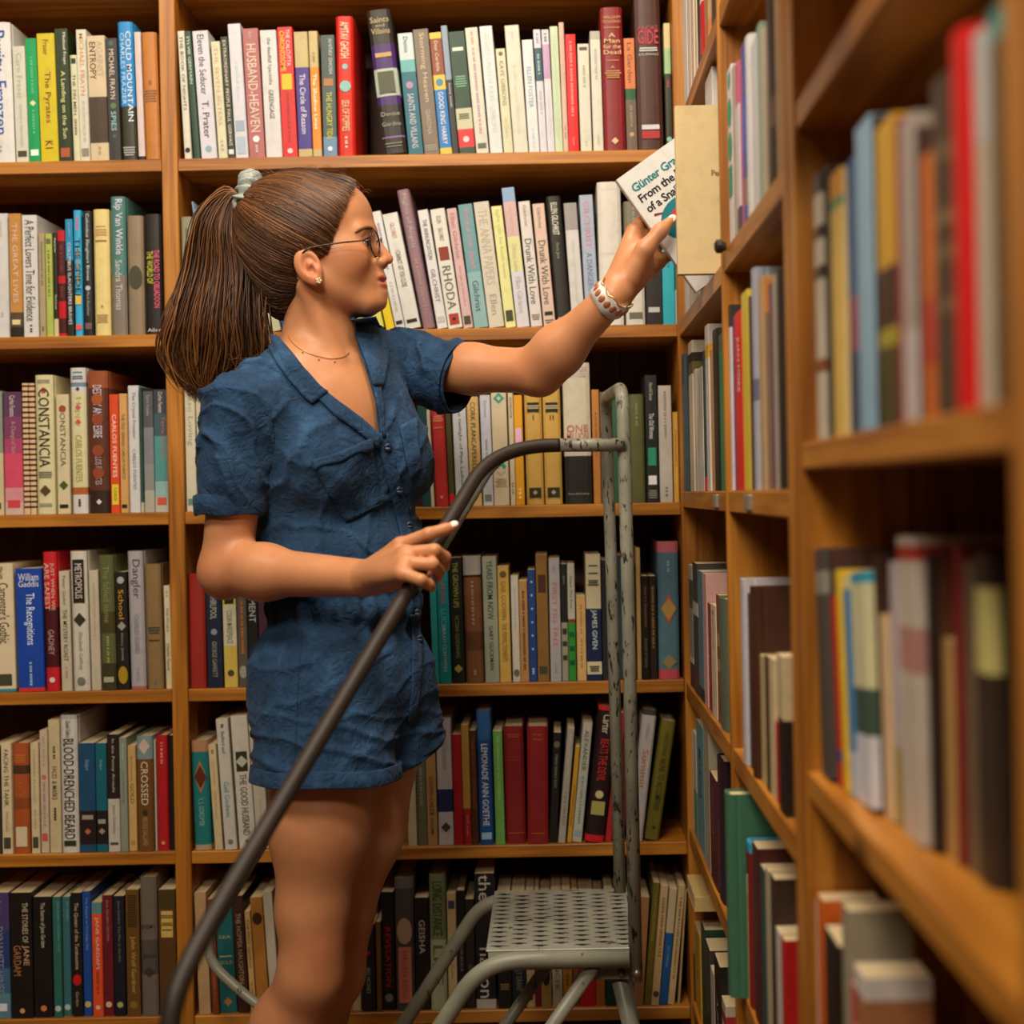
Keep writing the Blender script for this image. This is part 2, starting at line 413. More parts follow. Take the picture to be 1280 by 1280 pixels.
row('back', 1, [(220, .0), (240, .12), (300, .15), (340, .2), (500, .19), (530, .18), (560, .14), (600, .115), (640, .1), (700, .07), (735, .046), (760, .01), (850, 0)],
    'face-high shelf, corner bay', 'books on the face-high shelf of the corner bay', '''
229 245 272 H 8a8a72|olive-grey hardcover beside the upright||.1 .2 665 b
252 266 252 P cde|blue-flecked white paperback beside her ponytail|0-.2 8ac|.3 .8 99a b
268 284 262 P edd|pink-white paperback behind her ponytail||.2 .7 caa b
318 334 262 P eec|ivory paperback between ponytail and head||.2 .7 998 b
336 352 300 P bb9|short fawn paperback behind her head||.2 .7 776 b
354 368 300 P 35a|deep blue paperback behind her neck||.2 .6 9bd b
440 458 285 P ab5|olive and black paperback behind her shoulder|.4-.6 332|
459 481 290 P dd6|lime yellow paperback behind her chin||.2 .7 885 b
483 494 290 P ec2|bright yellow paperback showing only its foot||.1 .5 a81 b
495 507 265 P eee|slim white paperback leaning beside her face||.1 .5 99a s some title;.6 .85 bba b;.93 .96 222 r
507.5 527 268 P ece8e2|white paperback with red author and black title||.08 .22 b77 s GILCHRIST;.32 .64 443 v I CANNOT GET YOU CLOSE;.92 .95 222 r
529 545 238 H 8f707a|tall mauve hardcover with pale title||.03 .42 baa v Flights of Angels;.5 .9 a88 b
547 560 263 P eee|white paperback with small black capitals||.08 .42 445 v THE ANNUNCIATION;.5 .78 667 v GILCHRIST;.9 .95 bbb r
560.6 579 262 P eed|cream-white paperback with red figure and large grey title||.06 .12 776 s ELLEN;.16 .27 776 s GILCHRIST;.32 .43 832 r;.48 .84 665 V RHODA;.88 .97 a32 r;.91 .94 221 c
579.7 592 261 P dbb|pale pink paperback with mauve script||.04 .42 a66 v Ellen Gilchrist;.48 .85 b88 s the age of miracles;.9 .97 443 r
593 611 256 P 6a9aa0|teal-blue paperback with pink script|.55-1 8ab0b4|.03 .52 d8a v Victory over Japan;.62 .87 356 v Gilchrist
611.6 631 253 P dcd6c4|stone-white paperback with faint capitals||.06 .66 b9b2a0 V THE ANNA PAPERS;.74 .9 a98 v Ellen
632 645.5 258 P dd9|pale yellow paperback||.03 .6 bb7 v light can be both wave;.86 .95 443 r
646.4 662.5 235 P eeb|tall paperback with blue head and peach band|0-.10 8ac;.10-.35 dbb;.35-.6 eea;.6-1 dde|.13 .33 caa s stories;.4 .6 cc9 v Collected Stories;.64 .9 bbb v Ellen Gilchrist
664 678.5 252 P e8e0dc|ivory paperback with green script title||.03 .2 776 s Gilchrist;.30 .82 565 V Drunk With Love;.9 .95 887 B
680 695 255 P e6c8b8|peach paperback with green script title||.03 .2 776 s Gilchrist;.30 .82 565 V Drunk With Love;.88 .91 221 r;.94 .98 776 B
696 714.7 246 H 2a2822|black hardcover with white capitals||.05 .3 eed v ELLEN GILCHRIST;.36 .48 998 s Nora Jane;.93 .97 998 r
715.6 732 254 P dddbd8|white paperback with grey head|0-.22 9a9694|.3 .8 c4c4c4 s thin grey title
733 750 244 P a4b0c4|light blue paperback with pink and blue letters||.05 .4 c88aa0 v GILCHRIST;.44 .92 6c84a8 v A DANGEROUS AGE
751 781 228 H e6e2d8|thick white hardcover with grey rules||.05 .052 c9c4b8 B;.50 .502 b8b4a8 B
783 807.5 252 H dcd8cc|white hardcover with olive head|0-.42 76705e|.05 .3 998 s five lines;.9 .95 665 r
808 828.5 250 P 282420|black paperback with small white mark||.3 .5 776 s white line;.86 .9 bbb r
829 844.5 258 P 2aa2b4|turquoise paperback with dark handwriting||.2 .6 356 v Lazy Days
845 850.5 262 P dde4da|thin white paperback with green edge|.1-.7 3a7a58|
''')
row('back', 2, [(0, .0)], 'chest-high shelf, outer bay', 'books on the chest-high shelf of the outer bay', '''
-18 5.7 489 P 8a9488|grey-green paperback next to the purple-pink one|.5-1 cb9|.9 .95 443 r
6.7 29.8 490 P c8486a|purple to pink paperback|0-.2 5a3a58;.2-.38 7c3f60;.38-.5 a8446a;.5-.78 cf4a68;.78-.9 cf8f94;.9-1 cbb0a8|.03 .2 dcc s Carlos Fuentes;.24 .5 c9a s A Change of Skin;.88 .94 c44 r
30.3 38.2 479 P d8b890|narrow tan book with black stripes, beside the upright twin|STRIPES|
38.6 45.9 479 P d8b890|narrow striped tan book touching the cream hardcover|STRIPES|
46.7 70 469 H d5cea2|large cream hardcover with black capitals||.03 .06 998 B;.09 .13 a43 c;.10 .66 332 V CONSTANCIA;.69 .74 776 B;.79 .87 542 d;.92 .94 998 r
72.7 88.6 493 P ddd0aa|smaller cream paperback with black capitals||.09 .15 a43 c;.1 .6 554 v CONSTANCIA;.72 .8 452 d;.92 .95 221 r
90.8 111 460 H dfdcd8|white hardcover with floral pattern and yellow panel|.10-.13 6c86a0;.17-.82 e2dcb0;.82-.87 b0602c|.02 .04 58a B;.05 .08 679 B;.13 .16 332 d;.2 .4 bb6 v Happy;.46 .78 aa4 v CARLOS FUENTES;.25 .29 c55 d;.35 .39 c55 d;.90 .95 332 b
112 138.5 464 H 5a3020|dark brown ornate hardcover with white capitals|0-.12 96502c;.84-1 33211a|.10 .47 dcd v DESTINY AND DESIRE;.54 .8 bab s CARLOS FUENTES;.16 .24 a4532a c;.3 .38 8e4428 c;.52 .6 8e4428 c;.68 .76 8e4428 c;.9 .94 dcd d
139 151 493 P d84a22|red-orange paperback with yellow sticker||.17 .7 edc v CARLOS FUENTES;.76 .93 dc3 r;.79 .9 442 s USED
151.3 161 492 P d0a060|tan paperback with brown capitals||.17 .72 643 v THE OLD GRINGO CARLOS FUENTES;.93 .96 221 r
162 176.4 482 P d9dadd|white paperback with blue title||.05 .42 668 v The Crystal Frontier;.5 .82 778 s CARLOS FUENTES
176.6 180 484 P 2a4a44|very thin dark teal paperback|.92-1 cca|
180.4 194 489 P 8a8a88|grey to white paperback|0-.3 55565c;.3-.6 7a7e84;.82-1 b8b4aa|.03 .2 aab s Carlos Fuentes
194.4 213 487 P 5a9290|slate to teal paperback|0-.2 3a4048;.2-.38 3e5a62;.38-.75 4f8f90;.75-.88 8fb4b0;.88-1 c6c4b8|.02 .19 dcc s Carlos Fuentes;.22 .56 c65a4a s> Terra Nostra;.88 .94 c54 r
''')
row('back', 2, [(230, .02), (528, .035), (560, .03), (640, .01), (850, 0)], 'chest-high shelf, corner bay', 'books on the chest-high shelf of the corner bay', '''
233.5 246.5 480 P dcd6be|ivory paperback with grey script beside the upright||.03 .6 998 V Lasso Loving;.9 .95 687 r
247 257 492 P c8bfa4|fawn paperback behind her sleeve||.2 .6 998 b
528 538.6 505 P 1f4a48|dark teal paperback beside her shirt||.2 .6 688 b
539 543.3 512 P dcd0b4|very thin cream paperback
544.5 561.5 512 H b8302c|red cloth hardcover with gilt print||.06 .13 d86 B;.18 .2 c75 B;.89 .92 d86 c
562 569 512 P 4a4a2a|thin dark olive paperback with red foot|.87-.97 c22|
570.5 587.8 498 P d6dade|white paperback with handwritten title||.08 .9 565 s the twilight of Pink Ladies
588.4 603 496 P cca868|tan paperback with bold black title||.05 .7 332 v CORK PLANCAPERELLE
604.5 617.5 494 P cfd2de|lavender-white paperback||.05 .2 889 s Ennuie;.4 .7 99a s Some lady;.9 .96 776 r
618 637.4 488 P cfc0a0|beige paperback with teal chevrons||.02 .12 2a9a8a d;.05 .09 cfc0a0 d;.60 .72 2a9a8a d;.66 .74 cfc0a0 d;.76 .84 ba8 B
638.7 645 490 P d0c4a4|thin cream paperback with black capitals||.05 .35 443 v ELPENOR;.8 .9 776 b
645.3 656.3 494 P e0a020|bright yellow paperback||.3 .45 ebd r;.46 .6 dde v De;.85 .95 fd8 b
658.6 681 480 H c8a050|tan hardcover marked one with black labels||.155 .235 221 r;.175 .21 ba8 B;.26 .30 332 h I;.86 .94 332 r;.88 .92 ba8 d
681.5 704 480 H c8a050|tan hardcover marked two with black labels||.155 .235 221 r;.175 .21 ba8 B;.26 .30 332 h II;.86 .94 332 r;.88 .92 ba8 d
707 741.6 454 H d8ceb8|tall white and black hardcover with red capitals|.66-1 2c2826|.02 .10 cbb B;.44 .49 b65 h ONE;.495 .545 b65 h MILLION;.92 .94 998 h Doubleday
742.6 752 487 P b87838|orange-brown paperback beside the ladder post||.2 .6 864 b
752.5 766.5 490 P 6a5a48|dull brown paperback behind the ladder post||.1 .5 443 b
767 787.5 492 P 2c5c40|green paperback behind the ladder posts||.1 .4 dc8 s gold name
788 808 493 H 5a5c34|olive green cloth hardcover||.08 .3 786 b
809 824 469 P 222|black paperback with green square and white logo||.06 .2 bba s Harold Sinor;.3 .5 ddd v The Old Women;.57 .71 2a8a6a r;.79 .86 ddd r;.9 .97 887 B
825.5 841.8 482 P c4bcb0|pale grey paperback with fine print||.05 .45 887 s an old man and his war;.87 .95 776 s pearls
842.6 853 515 P c89a40|short golden paperback in the corner||.2 .6 a74 b
''')
row('back', 3, [(0, .01)], 'waist-high shelf, outer bay', 'books on the waist-high shelf of the outer bay', '''
-8 20.7 705 P d8c8a8|cream paperback with large black blackletter title|.975-1 389|.02 .12 443 s William Gaddis;.15 .62 332 V Carpenter's Gothic;.86 .95 443 r
23.4 56.4 711 P 1a44a4|royal blue paperback with white title and red foot|.97-1 c33|.04 .10 dde h William;.10 .15 dde h Gaddis;.2 .62 def v The Recognitions;.76 .95 9bd s a novel
58 75.6 690 H c4202c|red and dark maroon book with white capitals|.4-.83 4a1418|.08 .42 dba v> JUST WHEN WE;.08 .42 dba v< ARE SAFEST;.56 .74 b99 v GADNEY;.9 .94 dcc c
77.6 90.6 714 P d0c6ae|cream paperback with spaced capitals||.04 .28 554 s Peter Gadol;.32 .75 443 v THE MYSTERY ROAST;.8 .9 a98 b
92.4 113.6 689 H dcd6c6|white hardcover with black ornamental title plate||.06 .37 221 r;.09 .34 dcc v METROPOLIS;.44 .54 332 d;.58 .85 998 s Elizabeth Gaffney;.9 .96 776 c
115 127 713 P cfc4ac|narrow cream paperback with pale print||.1 .6 b4a88c s the golden fruits;.8 .95 bba b
128 146.8 694 H 5c6138|mottled green hardcover|.42-.58 46401f;.8-1 3c3a20|.08 .5 8a8a5c v The fabled name;.6 .8 9a9a60 b;.9 .94 aa8 r
147.2 162.3 715 P 221c18|black paperback with gold script title||.04 .1 aaa c;.15 .4 c93 v School;.42 .5 998 d;.52 .75 998 s Henry James;.8 .95 a82 c
164 183.8 689 H b6b0b4|lavender-grey hardcover with slate lettering|.975-1 a66|.06 .34 556 V Dangler;.46 .74 889 s CHARLES GAINES;.84 .95 99a b
185 205.5 705 H 8a7048|brown hardcover with small dark label||.50 .56 443 B;.6 .62 443 B;.93 .97 776 b
208 218.8 732 P d8cba8|short cream paperback with bold black title||.05 .12 a98 b;.22 .52 332 v Stay Hungry;.56 .82 443 v Charles Gaines
''')
row('back', 3, [(236, .01), (340, .01), (541, .02), (700, .0), (850, -.005)], 'waist-high shelf, corner bay', 'books on the waist-high shelf of the corner bay', '''
236.5 259 717 H 9a2a22|worn red cloth hardcover beside the upright
260 279.5 728 P 1c2238|navy paperback with white capitals||.1 .35 bba v WHIRLPOOL;.44 .5 889 c;.56 .9 998 s GEORGE GARRETT
281 298 722 P c9b052|yellow paperback with pale label|.25-.62 d4cfb0|.1 .24 221 r;.3 .6 776 v COLIN MAKEPEACE;.84 .9 443 c
299 311 724 P 5a5048|grey-brown paperback with orange print||.2 .7 b86a34 s the wonderful story;.8 .92 998 c
311.5 325 724 P 1c1a18|black paperback with large white capitals||.08 .4 bbb V CEMENT;.7 .9 776 s garden
325.5 338 722 P 4a2a3c|plum paperback beside her hip||.1 .3 cbb v JLE
541.5 550 712 P 36b2b4|light turquoise paperback beside her shirt
550.3 565 709 P 1f98a4|deeper turquoise paperback with red and white capitals||.13 .32 d66a5a v ANNA;.36 .55 7cc v LUCIA;.5 .9 bdd s SARAH CLAMMERS
566 582 697 P 1a221c|dark green-black paperback with yellow capitals||.04 .4 b0a850 v THE GROWN UPS;.46 .8 889050 s VICTORIA GLENDINNING;.85 .92 b0a850 d
583 606 695 H 7a4f30|mottled brown hardcover with grey head|0-.15 a8a098;.15-.17 331f14;.6-.75 5f3c22|.2 .55 a88c6c b;.9 .95 998 b
607 625 696 P 9aa08a|sage paperback with bold black title||.03 .50 2a3028 v YEARS FROM NOW;.55 .9 332 s GARY GLICKMAN
625.4 639.6 708 P c9a450|golden tan paperback with ornate title||.04 .1 653 c;.13 .46 876828 v GAIL GODWIN;.49 .82 876828 v THE PERFECTIONISTS
641.5 651 720 P d6cebc|short white paperback with grey print||.1 .5 a8b2b4 s the solitary singing;.88 .95 665 c
651.3 662 726 P b08450|short brown paperback with dark edge||.1 .9 6c4420 b
662.4 672 712 P 22407e|blue paperback with pale dots||.1 .12 9bd c;.22 .24 9bd c;.34 .36 9bd c;.46 .48 9bd c;.58 .60 9bd c;.7 .72 9bd c;.88 .94 9bd b
672.6 687.3 693 P 86622e|tall brown paperback with dark label||.16 .3 4a2c18 r;.88 .94 443 r
688.6 702.4 698 P b4b0b4|lilac-grey paperback with red title||.06 .1 889 s Gloria;.2 .72 c86a66 v FIRST FIG TREE;.84 .94 998 b
703 711 705 P 22201c|thin black paperback with striped foot|.5-1 989080|.1 .4 998 s gates;.55 .6 332 r;.66 .7 332 r;.78 .82 332 r
711.3 720.6 705 P c8c4b4|thin white paperback with green striped foot|.47-.5 832;.5-1 2f8a2f|.1 .4 443 s Grass The flow;.58 .62 153 r;.7 .74 153 r;.82 .86 153 r
721.8 733.5 745 P d4ac70|short peach-tan paperback||.1 .45 b88a50 s some red name;.5 .85 b88a50 b
734 753 693 P d2c8a4|cream and navy paperback|.43-.85 1a2448;.95-1 1a2448|.08 .10 443 B;.14 .16 443 B;.2 .25 443 B;.44 .75 cdd v JAMES GIVEN;.88 .93 443 B
753.6 768 700 P 24242a|black paperback behind the ladder post||.1 .4 776 b
769 783 694 P 2c4448|dark slate paperback between the ladder posts
785 796 705 P 3a2c24|dark brown paperback behind the near ladder post
797 802.5 685 P c09c60|very thin tan paperback beside the ladder post
803.6 812.5 720 P 1e1612|black paperback with brown flecks||.1 .5 6c4c20 s worn gold line;.6 .9 553 b
812.8 822 720 P 2a1e16|dark brown paperback with gold flecks||.1 .7 8a6a30 s another worn line
823.5 850 677 H 4f7080|blue hardcover with gold diamond and pink ends|0-.08 b8606a;.93-1 b84a58|.14 .22 8ab s gold lines;.38 .60 b0543c d;.41 .57 b08a48 d;.82 .93 8a7850 d
''')
row('back', 4, [(0, .0)], 'thigh-high shelf, outer bay', 'books on the thigh-high shelf of the outer bay', '''
-12 3 932 P 3a342e|dark paperback next to the black-italic cream one
3.4 16.3 929 P d4c6a0|cream paperback with black italic capitals||.06 .57 332 v FACING THE TANK;.62 .8 a98 s PATRICK GALE;.85 .95 443 r
16.6 39 929 H a8542a|mottled orange hardcover with small cream tag|.2-.28 4a3424;.5-.6 8a4a28|.76 .94 d4c4a4 r;.1 .18 c8743c B;.35 .5 b8642e b
40 50.3 929 P d0c09a|cream paperback with faint capitals||.06 .55 aa9870 s CASSANDRA IN AUGUST;.6 .8 b4a888 b;.85 .95 443 r
52 62 913 P d4c2aa|pinkish cream paperback with red mark||.05 .3 ba9a88 s thin lines;.36 .4 c66 c;.42 .8 b08a80 s the pink title line;.84 .9 c55 r
63 77.4 900 P c8b890|tall beige paperback with black rules||.2 .3 443 b;.35 .44 443 v FACES;.46 .6 443 v & MASKS;.66 .76 443 b
78 100 894 H dddad2|large white hardcover with bold black title|.0-.03 bbb|.04 .16 443 s Daniel Galera;.17 .9 221c1a V BLOOD-DRENCHED BEARD;.91 .95 332 r
100.4 121 929 P 1f4c6e|blue paperback with dark picture foot|.62-.93 2a1c1c|.15 .25 8ac s Galgut;.66 .7 998 r;.78 .84 b8684a d
121.4 135.3 929 P 1a6474|teal paperback with dark picture foot|.62-.93 221c1c|.15 .25 8ac s Galgut;.7 .74 998 r;.78 .84 a88 d
136 151 918 P 2a1c18|black over white paperback|.55-1 d0cabc|.04 .5 bba s In the Penny Arcade;.6 .85 776 s Janice Galloway;.92 .94 443 r
151.3 160.6 922 P 8a9484|narrow grey-green paperback||.05 .2 bcb s GALLOWAY;.3 .65 566 s the trick is to keep
161 172 932 P c8a468|tan paperback with brown capitals||.1 .35 8a6a34 s Sorrentino;.36 .55 6a4c20 v GOLD;.9 .94 b82 c
172.6 193.8 920 H 70481f|brown hardcover with pale capitals and picture head|0-.20 7c9496|.02 .16 c8b0a8 d;.22 .6 d8c8b0 v CROSSED;.64 .69 332 c;.7 .95 b89c78 s NICOLE GALLAND
194.2 197 925 P d0c8b8|very thin white paperback beside the red hardcover
197.4 212.5 919 H b01c20|red hardcover with tiny gilt print||.06 .25 d87 s gold and more;.92 .95 d96 c
212.8 222 919 P 1c1614|black paperback against the upright
''')
row('back', 4, [(240, .03), (281, .055), (340, .05), (510, .01), (660, .01), (688, -.04), (700, -.1), (760, -.135), (800, -.13), (824, -.19)], 'thigh-high shelf, corner bay', 'books on the thigh-high shelf of the corner bay', '''
243.8 265.4 926 H 1f7474|teal hardcover with brown diamond|0-.10 b0805c;.95-1 b09a78|.18 .48 b0704c d;.22 .44 5a2c1c d;.52 .78 8ac0b8 s V. S. GORDIMER
266.4 279 931 P cdbb90|cream paperback with faint script||.05 .1 665 b;.15 .4 b4a47c s GODWIN;.44 .8 a89870 s Gail Winter
281.5 296.8 899 P d4cfc2|white paperback with blue author name||.04 .26 445 s Mr. Bedford and;.48 .75 3a8aa0 v Gail Godwin;.92 .96 776 c
299.6 320.8 895 P dad4c4|white paperback with black emblem||.27 .42 332 r;.3 .39 bba d;.44 .90 443 v THE GOOD HUSBAND;.93 .96 776 c
321.3 337 905 P d0c8b4|white paperback half behind her shorts||.6 .8 b0a890 s The Finishing
510.5 521.6 935 P cdc09c|cream paperback behind her thigh
522.6 534.6 935 P 6c7058|grey-green paperback beside her thigh||.2 .6 998 b
535 547.6 933 P b8925a|tan paperback with brown capitals||.3 .5 6a4a24 v GODWIN;.52 .7 6a4a24 v CALEB;.72 .9 6a4a24 s WILLIAMS
549 567.8 898 P d2ced0|white paperback with navy splash|.56-.74 22305c|.1 .4 998 s ECHOES IN EARTH;.82 .9 443 d
568.5 580 918 P a81c22|red paperback
580.3 590 906 P b08a44|tan over red paperback|.70-1 9a2024|.75 .95 d98 s JACK & JILL
590.3 599 913 P 4a2a1a|dark brown paperback with copper capitals||.06 .9 96542c v THE BURNT OFFERING
599.7 618.3 888 H 1c4a86|tall blue hardcover with white capitals|0-.22 2c5c96|.25 .86 dde v LEMONADE ANN GOETHE;.91 .96 9bd r
620 631.8 914 P 6aa050|bright green paperback||.05 .6 8aba70 s light green line
633 658.6 908 H 7a1c1e|dark red cloth hardcover with faded gilt bands||.06 .10 9a4a30 B;.25 .3 8a3028 B;.9 .92 94482c B
659 686 908 H 861f20|dark red cloth hardcover with gilt name||.06 .08 b8743c h Gogol;.10 .12 b8743c h Gogol;.9 .92 9c5030 B
686.5 696.4 916 P 1e1a16|black paperback with white print||.08 .14 665 c;.2 .5 998 s DEAD SOULS OLD
697.5 706.5 911 P a8a296|grey paperback with pale print||.05 .5 cfcabc s NATALIA GOLITSY;.55 .85 8a857a s a grey title
708.7 714.7 934 P c8962e|narrow golden paperback||.4 .85 8a6420 s GOLD TITLE
715 727 905 P c4c4b4|pale grey leaning paperback with bold print||.06 .4 443 v ALEXANDER;.45 .85 7a9a8a s the green line;.9 .95 8ab r
730 755 885 H c8202a|red and black leaning hardcover|.03-.95 241414|.06 .2 dcb v Carter;.24 .55 c33 v BEATS THE DEVIL;.62 .68 cb8 c;.7 .8 a9a05c r
756 764.5 892 P a8242c|red paperback behind the ladder post
765 779 900 P 6a1c24|maroon leaning book between the ladder posts
785 803.3 889 H cfcaca|white leaning hardcover with orange script|0-.04 443|.1 .22 aaa s Wilfred;.3 .6 c87a40 v Summit
804.5 823.5 903 H 6a6222|olive leaning hardcover||.1 .3 4a4614 s NADINE;.32 .76 3c3810 v NONE TO ACCOMPANY;.88 .91 2c2a10 d
''')
row('back', 5, [(0, .0)], 'knee-high shelf, outer bay', 'books on the knee-high shelf of the outer bay', '''
-12 14 1116 P 2c3c6e|purple to blue paperback|0-.3 4a3c6c;.6-.8 3c6484;.8-1 5a8494|.06 .18 99a s Jane;.27 .8 8a8ab0 v DYNAMITE HINES;.88 .94 dde r
15 42.5 1116 P 1c1612|thick black paperback with cream and copper lettering||.08 .4 c8b49a s> THE STORIES OF;.42 .58 c8a47c v> JANE;.42 .66 b0744c v< GARDAM;.92 .96 c8a47c c
43.6 67.3 1121 P 1a1614|thick black paperback with small white title||.05 .42 ccc0ac s The Stories of Jane Gardam;.90 .95 c8824a c
68 78.5 1121 P 2f6a62|teal-green paperback||.04 .5 8ab8a8 s> Jane Gardam The Hollow Land;.90 .95 b8cac0 c
79.4 90 1121 P 3a6c76|teal-blue paperback||.04 .4 8ab0b8 s> Jane Gardam;.90 .95 b8c4ca c
91 104.4 1116 P 1e1a16|black paperback with large red dot||.08 .62 c8b8a0 v The Queen of the Tambourine;.66 .75 c02020 c;.8 .92 b0a08a s Gardam
105.4 116 1114 P 1c4a9a|blue paperback with pale title||.05 .6 8aaade s The People on Privilege Hill;.88 .93 c8c060 c
116.7 129.8 1128 P e0542c|orange paperback with white capitals|0-.10 5a8a8a|.13 .58 e8d0bc v JANE GARDAM;.6 .8 b03c20 b;.9 .94 e8c0a4 c
130.2 143.2 1119 P 6a1c24|maroon paperback with pale title||.04 .38 b88a80 s Jane Gardam Old Filth;.88 .93 d8c4a0 c
143.8 158 1120 P 1c1c26|navy-black paperback with grey title||.04 .55 7c7c84 s Jane Gardam The Man in the Hat;.88 .93 b0b070 c
159.4 176.4 1112 P 6a4a22|brown paperback with gold script||.04 .3 3c2810 B;.37 .82 c8a450 v John Wolf Gardner;.88 .94 8a6a30 c
177.6 199.5 1096 H 6e6258|tall grey-taupe hardcover with dark photo|.45-.7 554c46|.34 .37 3c3430 h ENEMY;.55 .58 4a423c B;.64 .72 3c3632 d
200.3 222 1112 P 5a3c1a|brown paperback with cream label|0-.15 4a3c1c|.17 .38 d0b060 r;.2 .23 6a5424 B;.26 .29 6a5424 B;.31 .33 6a5424 B
''')
row('back', 5, [(245, .05), (275, .03), (360, .06), (440, .0), (780, -.0), (800, -.09), (850, -.12)], 'knee-high shelf, corner bay', 'books on the knee-high shelf of the corner bay', '''
249 264 1116 P b4946a|beige paperback behind the dark rail
266 274.5 1124 P 7a3a20|narrow rust paperback behind the dark rail||.3 .9 a85a34 b
275 297 1128 P 1f6064|teal paperback with gold lettering||.3 .33 a8a468 h SEA;.48 .5 b0ac70 B;.53 .56 b0ac70 h GOLD;.86 .94 a87838 d
298 312 1120 P 3a2018|dark brown paperback with cream capitals||.15 .75 a8926a v THE HOPPER NAUGHTON
313.5 320.6 1139 P c8a468|narrow cream paperback with black and orange print||.08 .6 4a3018 v THE FIRST GEORGE;.7 .95 b8602c b
321 337.5 1122 P a8702e|tan paperback with round black emblem||.13 .24 3c2818 c
339 351 1115 P c0b4a0|white paperback behind her calf
442 452 1165 P b0a078|cream paperback beside her calf||.5 .8 665 v Candy
453 470 1156 P 241a1c|black paperback with red star||.3 .36 a82028 d;.5 .8 998 s BIG MONEY
471.5 478 1152 P 6a4c26|narrow brown paperback
479 495 1115 P 1c1414|black paperback with red capitals||.3 .8 b02024 v REVELATION;.86 .93 776 c
495.8 520 1097 H 4a4440|grey photo-cover hardcover with salmon label|0-.08 6a6460|.30 .5 a88a70 c;.52 .94 c07058 r;.55 .9 8c4c3c s HAGEN BERG
520.6 538.4 1122 P 1e1816|black paperback with white capitals beside the sage hardcover||.2 .5 c0b8b0 v GEISHA;.9 .94 665 c
539 560 1093 H 74805a|tall sage hardcover with green script|.48-1 a4a884|.05 .45 3c4828 V LONG DISTANCE;.52 .9 5c6a40 V LIFE
561 572.5 1117 P c0a878|cream paperback with dark stamp||.06 .13 3c4060 r;.4 .8 8a7444 s Marcella Gram
573.3 583.3 1113 P 1e1a1a|black paperback beside the step's corner||.4 .7 665 b
583.7 595 1124 P 2a241e|brown-black paperback behind the step's leg||.6 .9 776 s Graham
596 621 1092 P 1a1a1c|black book with huge white lowercase letters|.93-1 b8b4a8|.01 .2 ccc4bc V the;.55 .92 ccc4bc V nation
623 640.5 1118 P 1c1814|black paperback with two gold lines||.78 .84 8a7440 B
641 658.5 1118 P 1c2230|navy paperback with gold name||.6 .85 8a8a60 v KELLY GRANT
659 669.5 1118 P c8ae84|cream paperback under the step||.9 .94 443 c
670 676.6 1118 P 8a1c20|narrow dark red paperback under the step
677 690 1122 P b0904c|tan paperback with black figure||.6 .8 2c241c c
691 703.8 1118 P c8bca4|white paperback with dark capitals under the step||.5 .85 665 v SPENCER
704.6 716 1118 P c08c2c|golden paperback under the step||.5 .8 6a4a14 v GARDEN
716.4 725 1120 P 7a5028|brown paperback under the step
725.5 744.8 1122 P c81c24|bright red paperback under the step||.4 .8 a01018 v wait
745 757 1124 P b8662a|orange paperback under the step||.4 .8 8a4a18 v Grass
757.8 770 1118 P 14402f|dark green paperback under the step
771 789 1120 P 3a2c20|umber paperback behind the ladder leg
791 804 1122 P a87850|pink-brown paperback beside the ladder leg
805 813.4 1104 P 6e6424|leaning olive book beside the near post||.1 .5 8a803c b
813.6 823.6 1108 P c0a474|leaning cream paperback with round emblem||.1 .6 8a6c40 s the cream tale;.88 .93 443 c
824 834 1112 P 1c5290|leaning blue paperback with white head|0-.38 b8a888|.5 .9 8aacd0 s Dr Wilberg
834.4 843 1108 P c0a678|leaning beige paperback||.1 .8 8a7048 s long beige title line
843.2 850 1114 P b89c6c|slim leaning straw paperback in the corner
''')
# ---- side bookcases (spines face the aisle)
G = 'books in the side bookcase, '
row('A1', 0, [(0, 0)], 'overhead shelf, corner bay of side bookcase', G + 'corner bay, overhead shelf', '''
853 858 -45 P e6e2da|pure white paperback
858.3 862.5 -40 P e0d4c4|cream paperback
862.8 866.5 -50 P cbb6a2|pinkish beige paperback
866.8 870.5 -45 P d8ccb4|pale straw paperback
870.8 875 -60 P 332822|black paperback
875.3 880 -50 H b8242a|red and white hardcover|0-.5 d8d0cc|
880.3 885 -70 P a88058|tan paperback with orange foot|.8-1 b06a38|
885.3 890 -65 P 4a3424|brown-black paperback
890.3 897 -70 P 332a26|charcoal paperback
897.3 904 -80 P b8b0a8|light grey paperback
''')
row('A2', 0, [(0, 0)], 'overhead shelf, middle bay of side bookcase', G + 'middle bay, overhead shelf', '''
910 916 -95 P 6a5a98|purple paperback
916.5 922 -95 P c8b8a0|fawn paperback
''')
row('A1', 1, [(0, 0)], 'face-high shelf, corner bay of side bookcase', G + 'corner bay, face-high shelf', '''
854 858.5 232 P dcd4cc|off-white paperback
858.8 863.5 228 P d6c4bc|pale pink paperback
863.8 868.3 225 P c8beb0|stone paperback
868.6 873.3 222 P e0dcd8|bright white paperback behind the held book
884 893 105 P ded8d2|tall white paperback behind the beige book
902.8 905.6 158 H 4a4038|dark brown hardcover covering the beige book's edge
''')
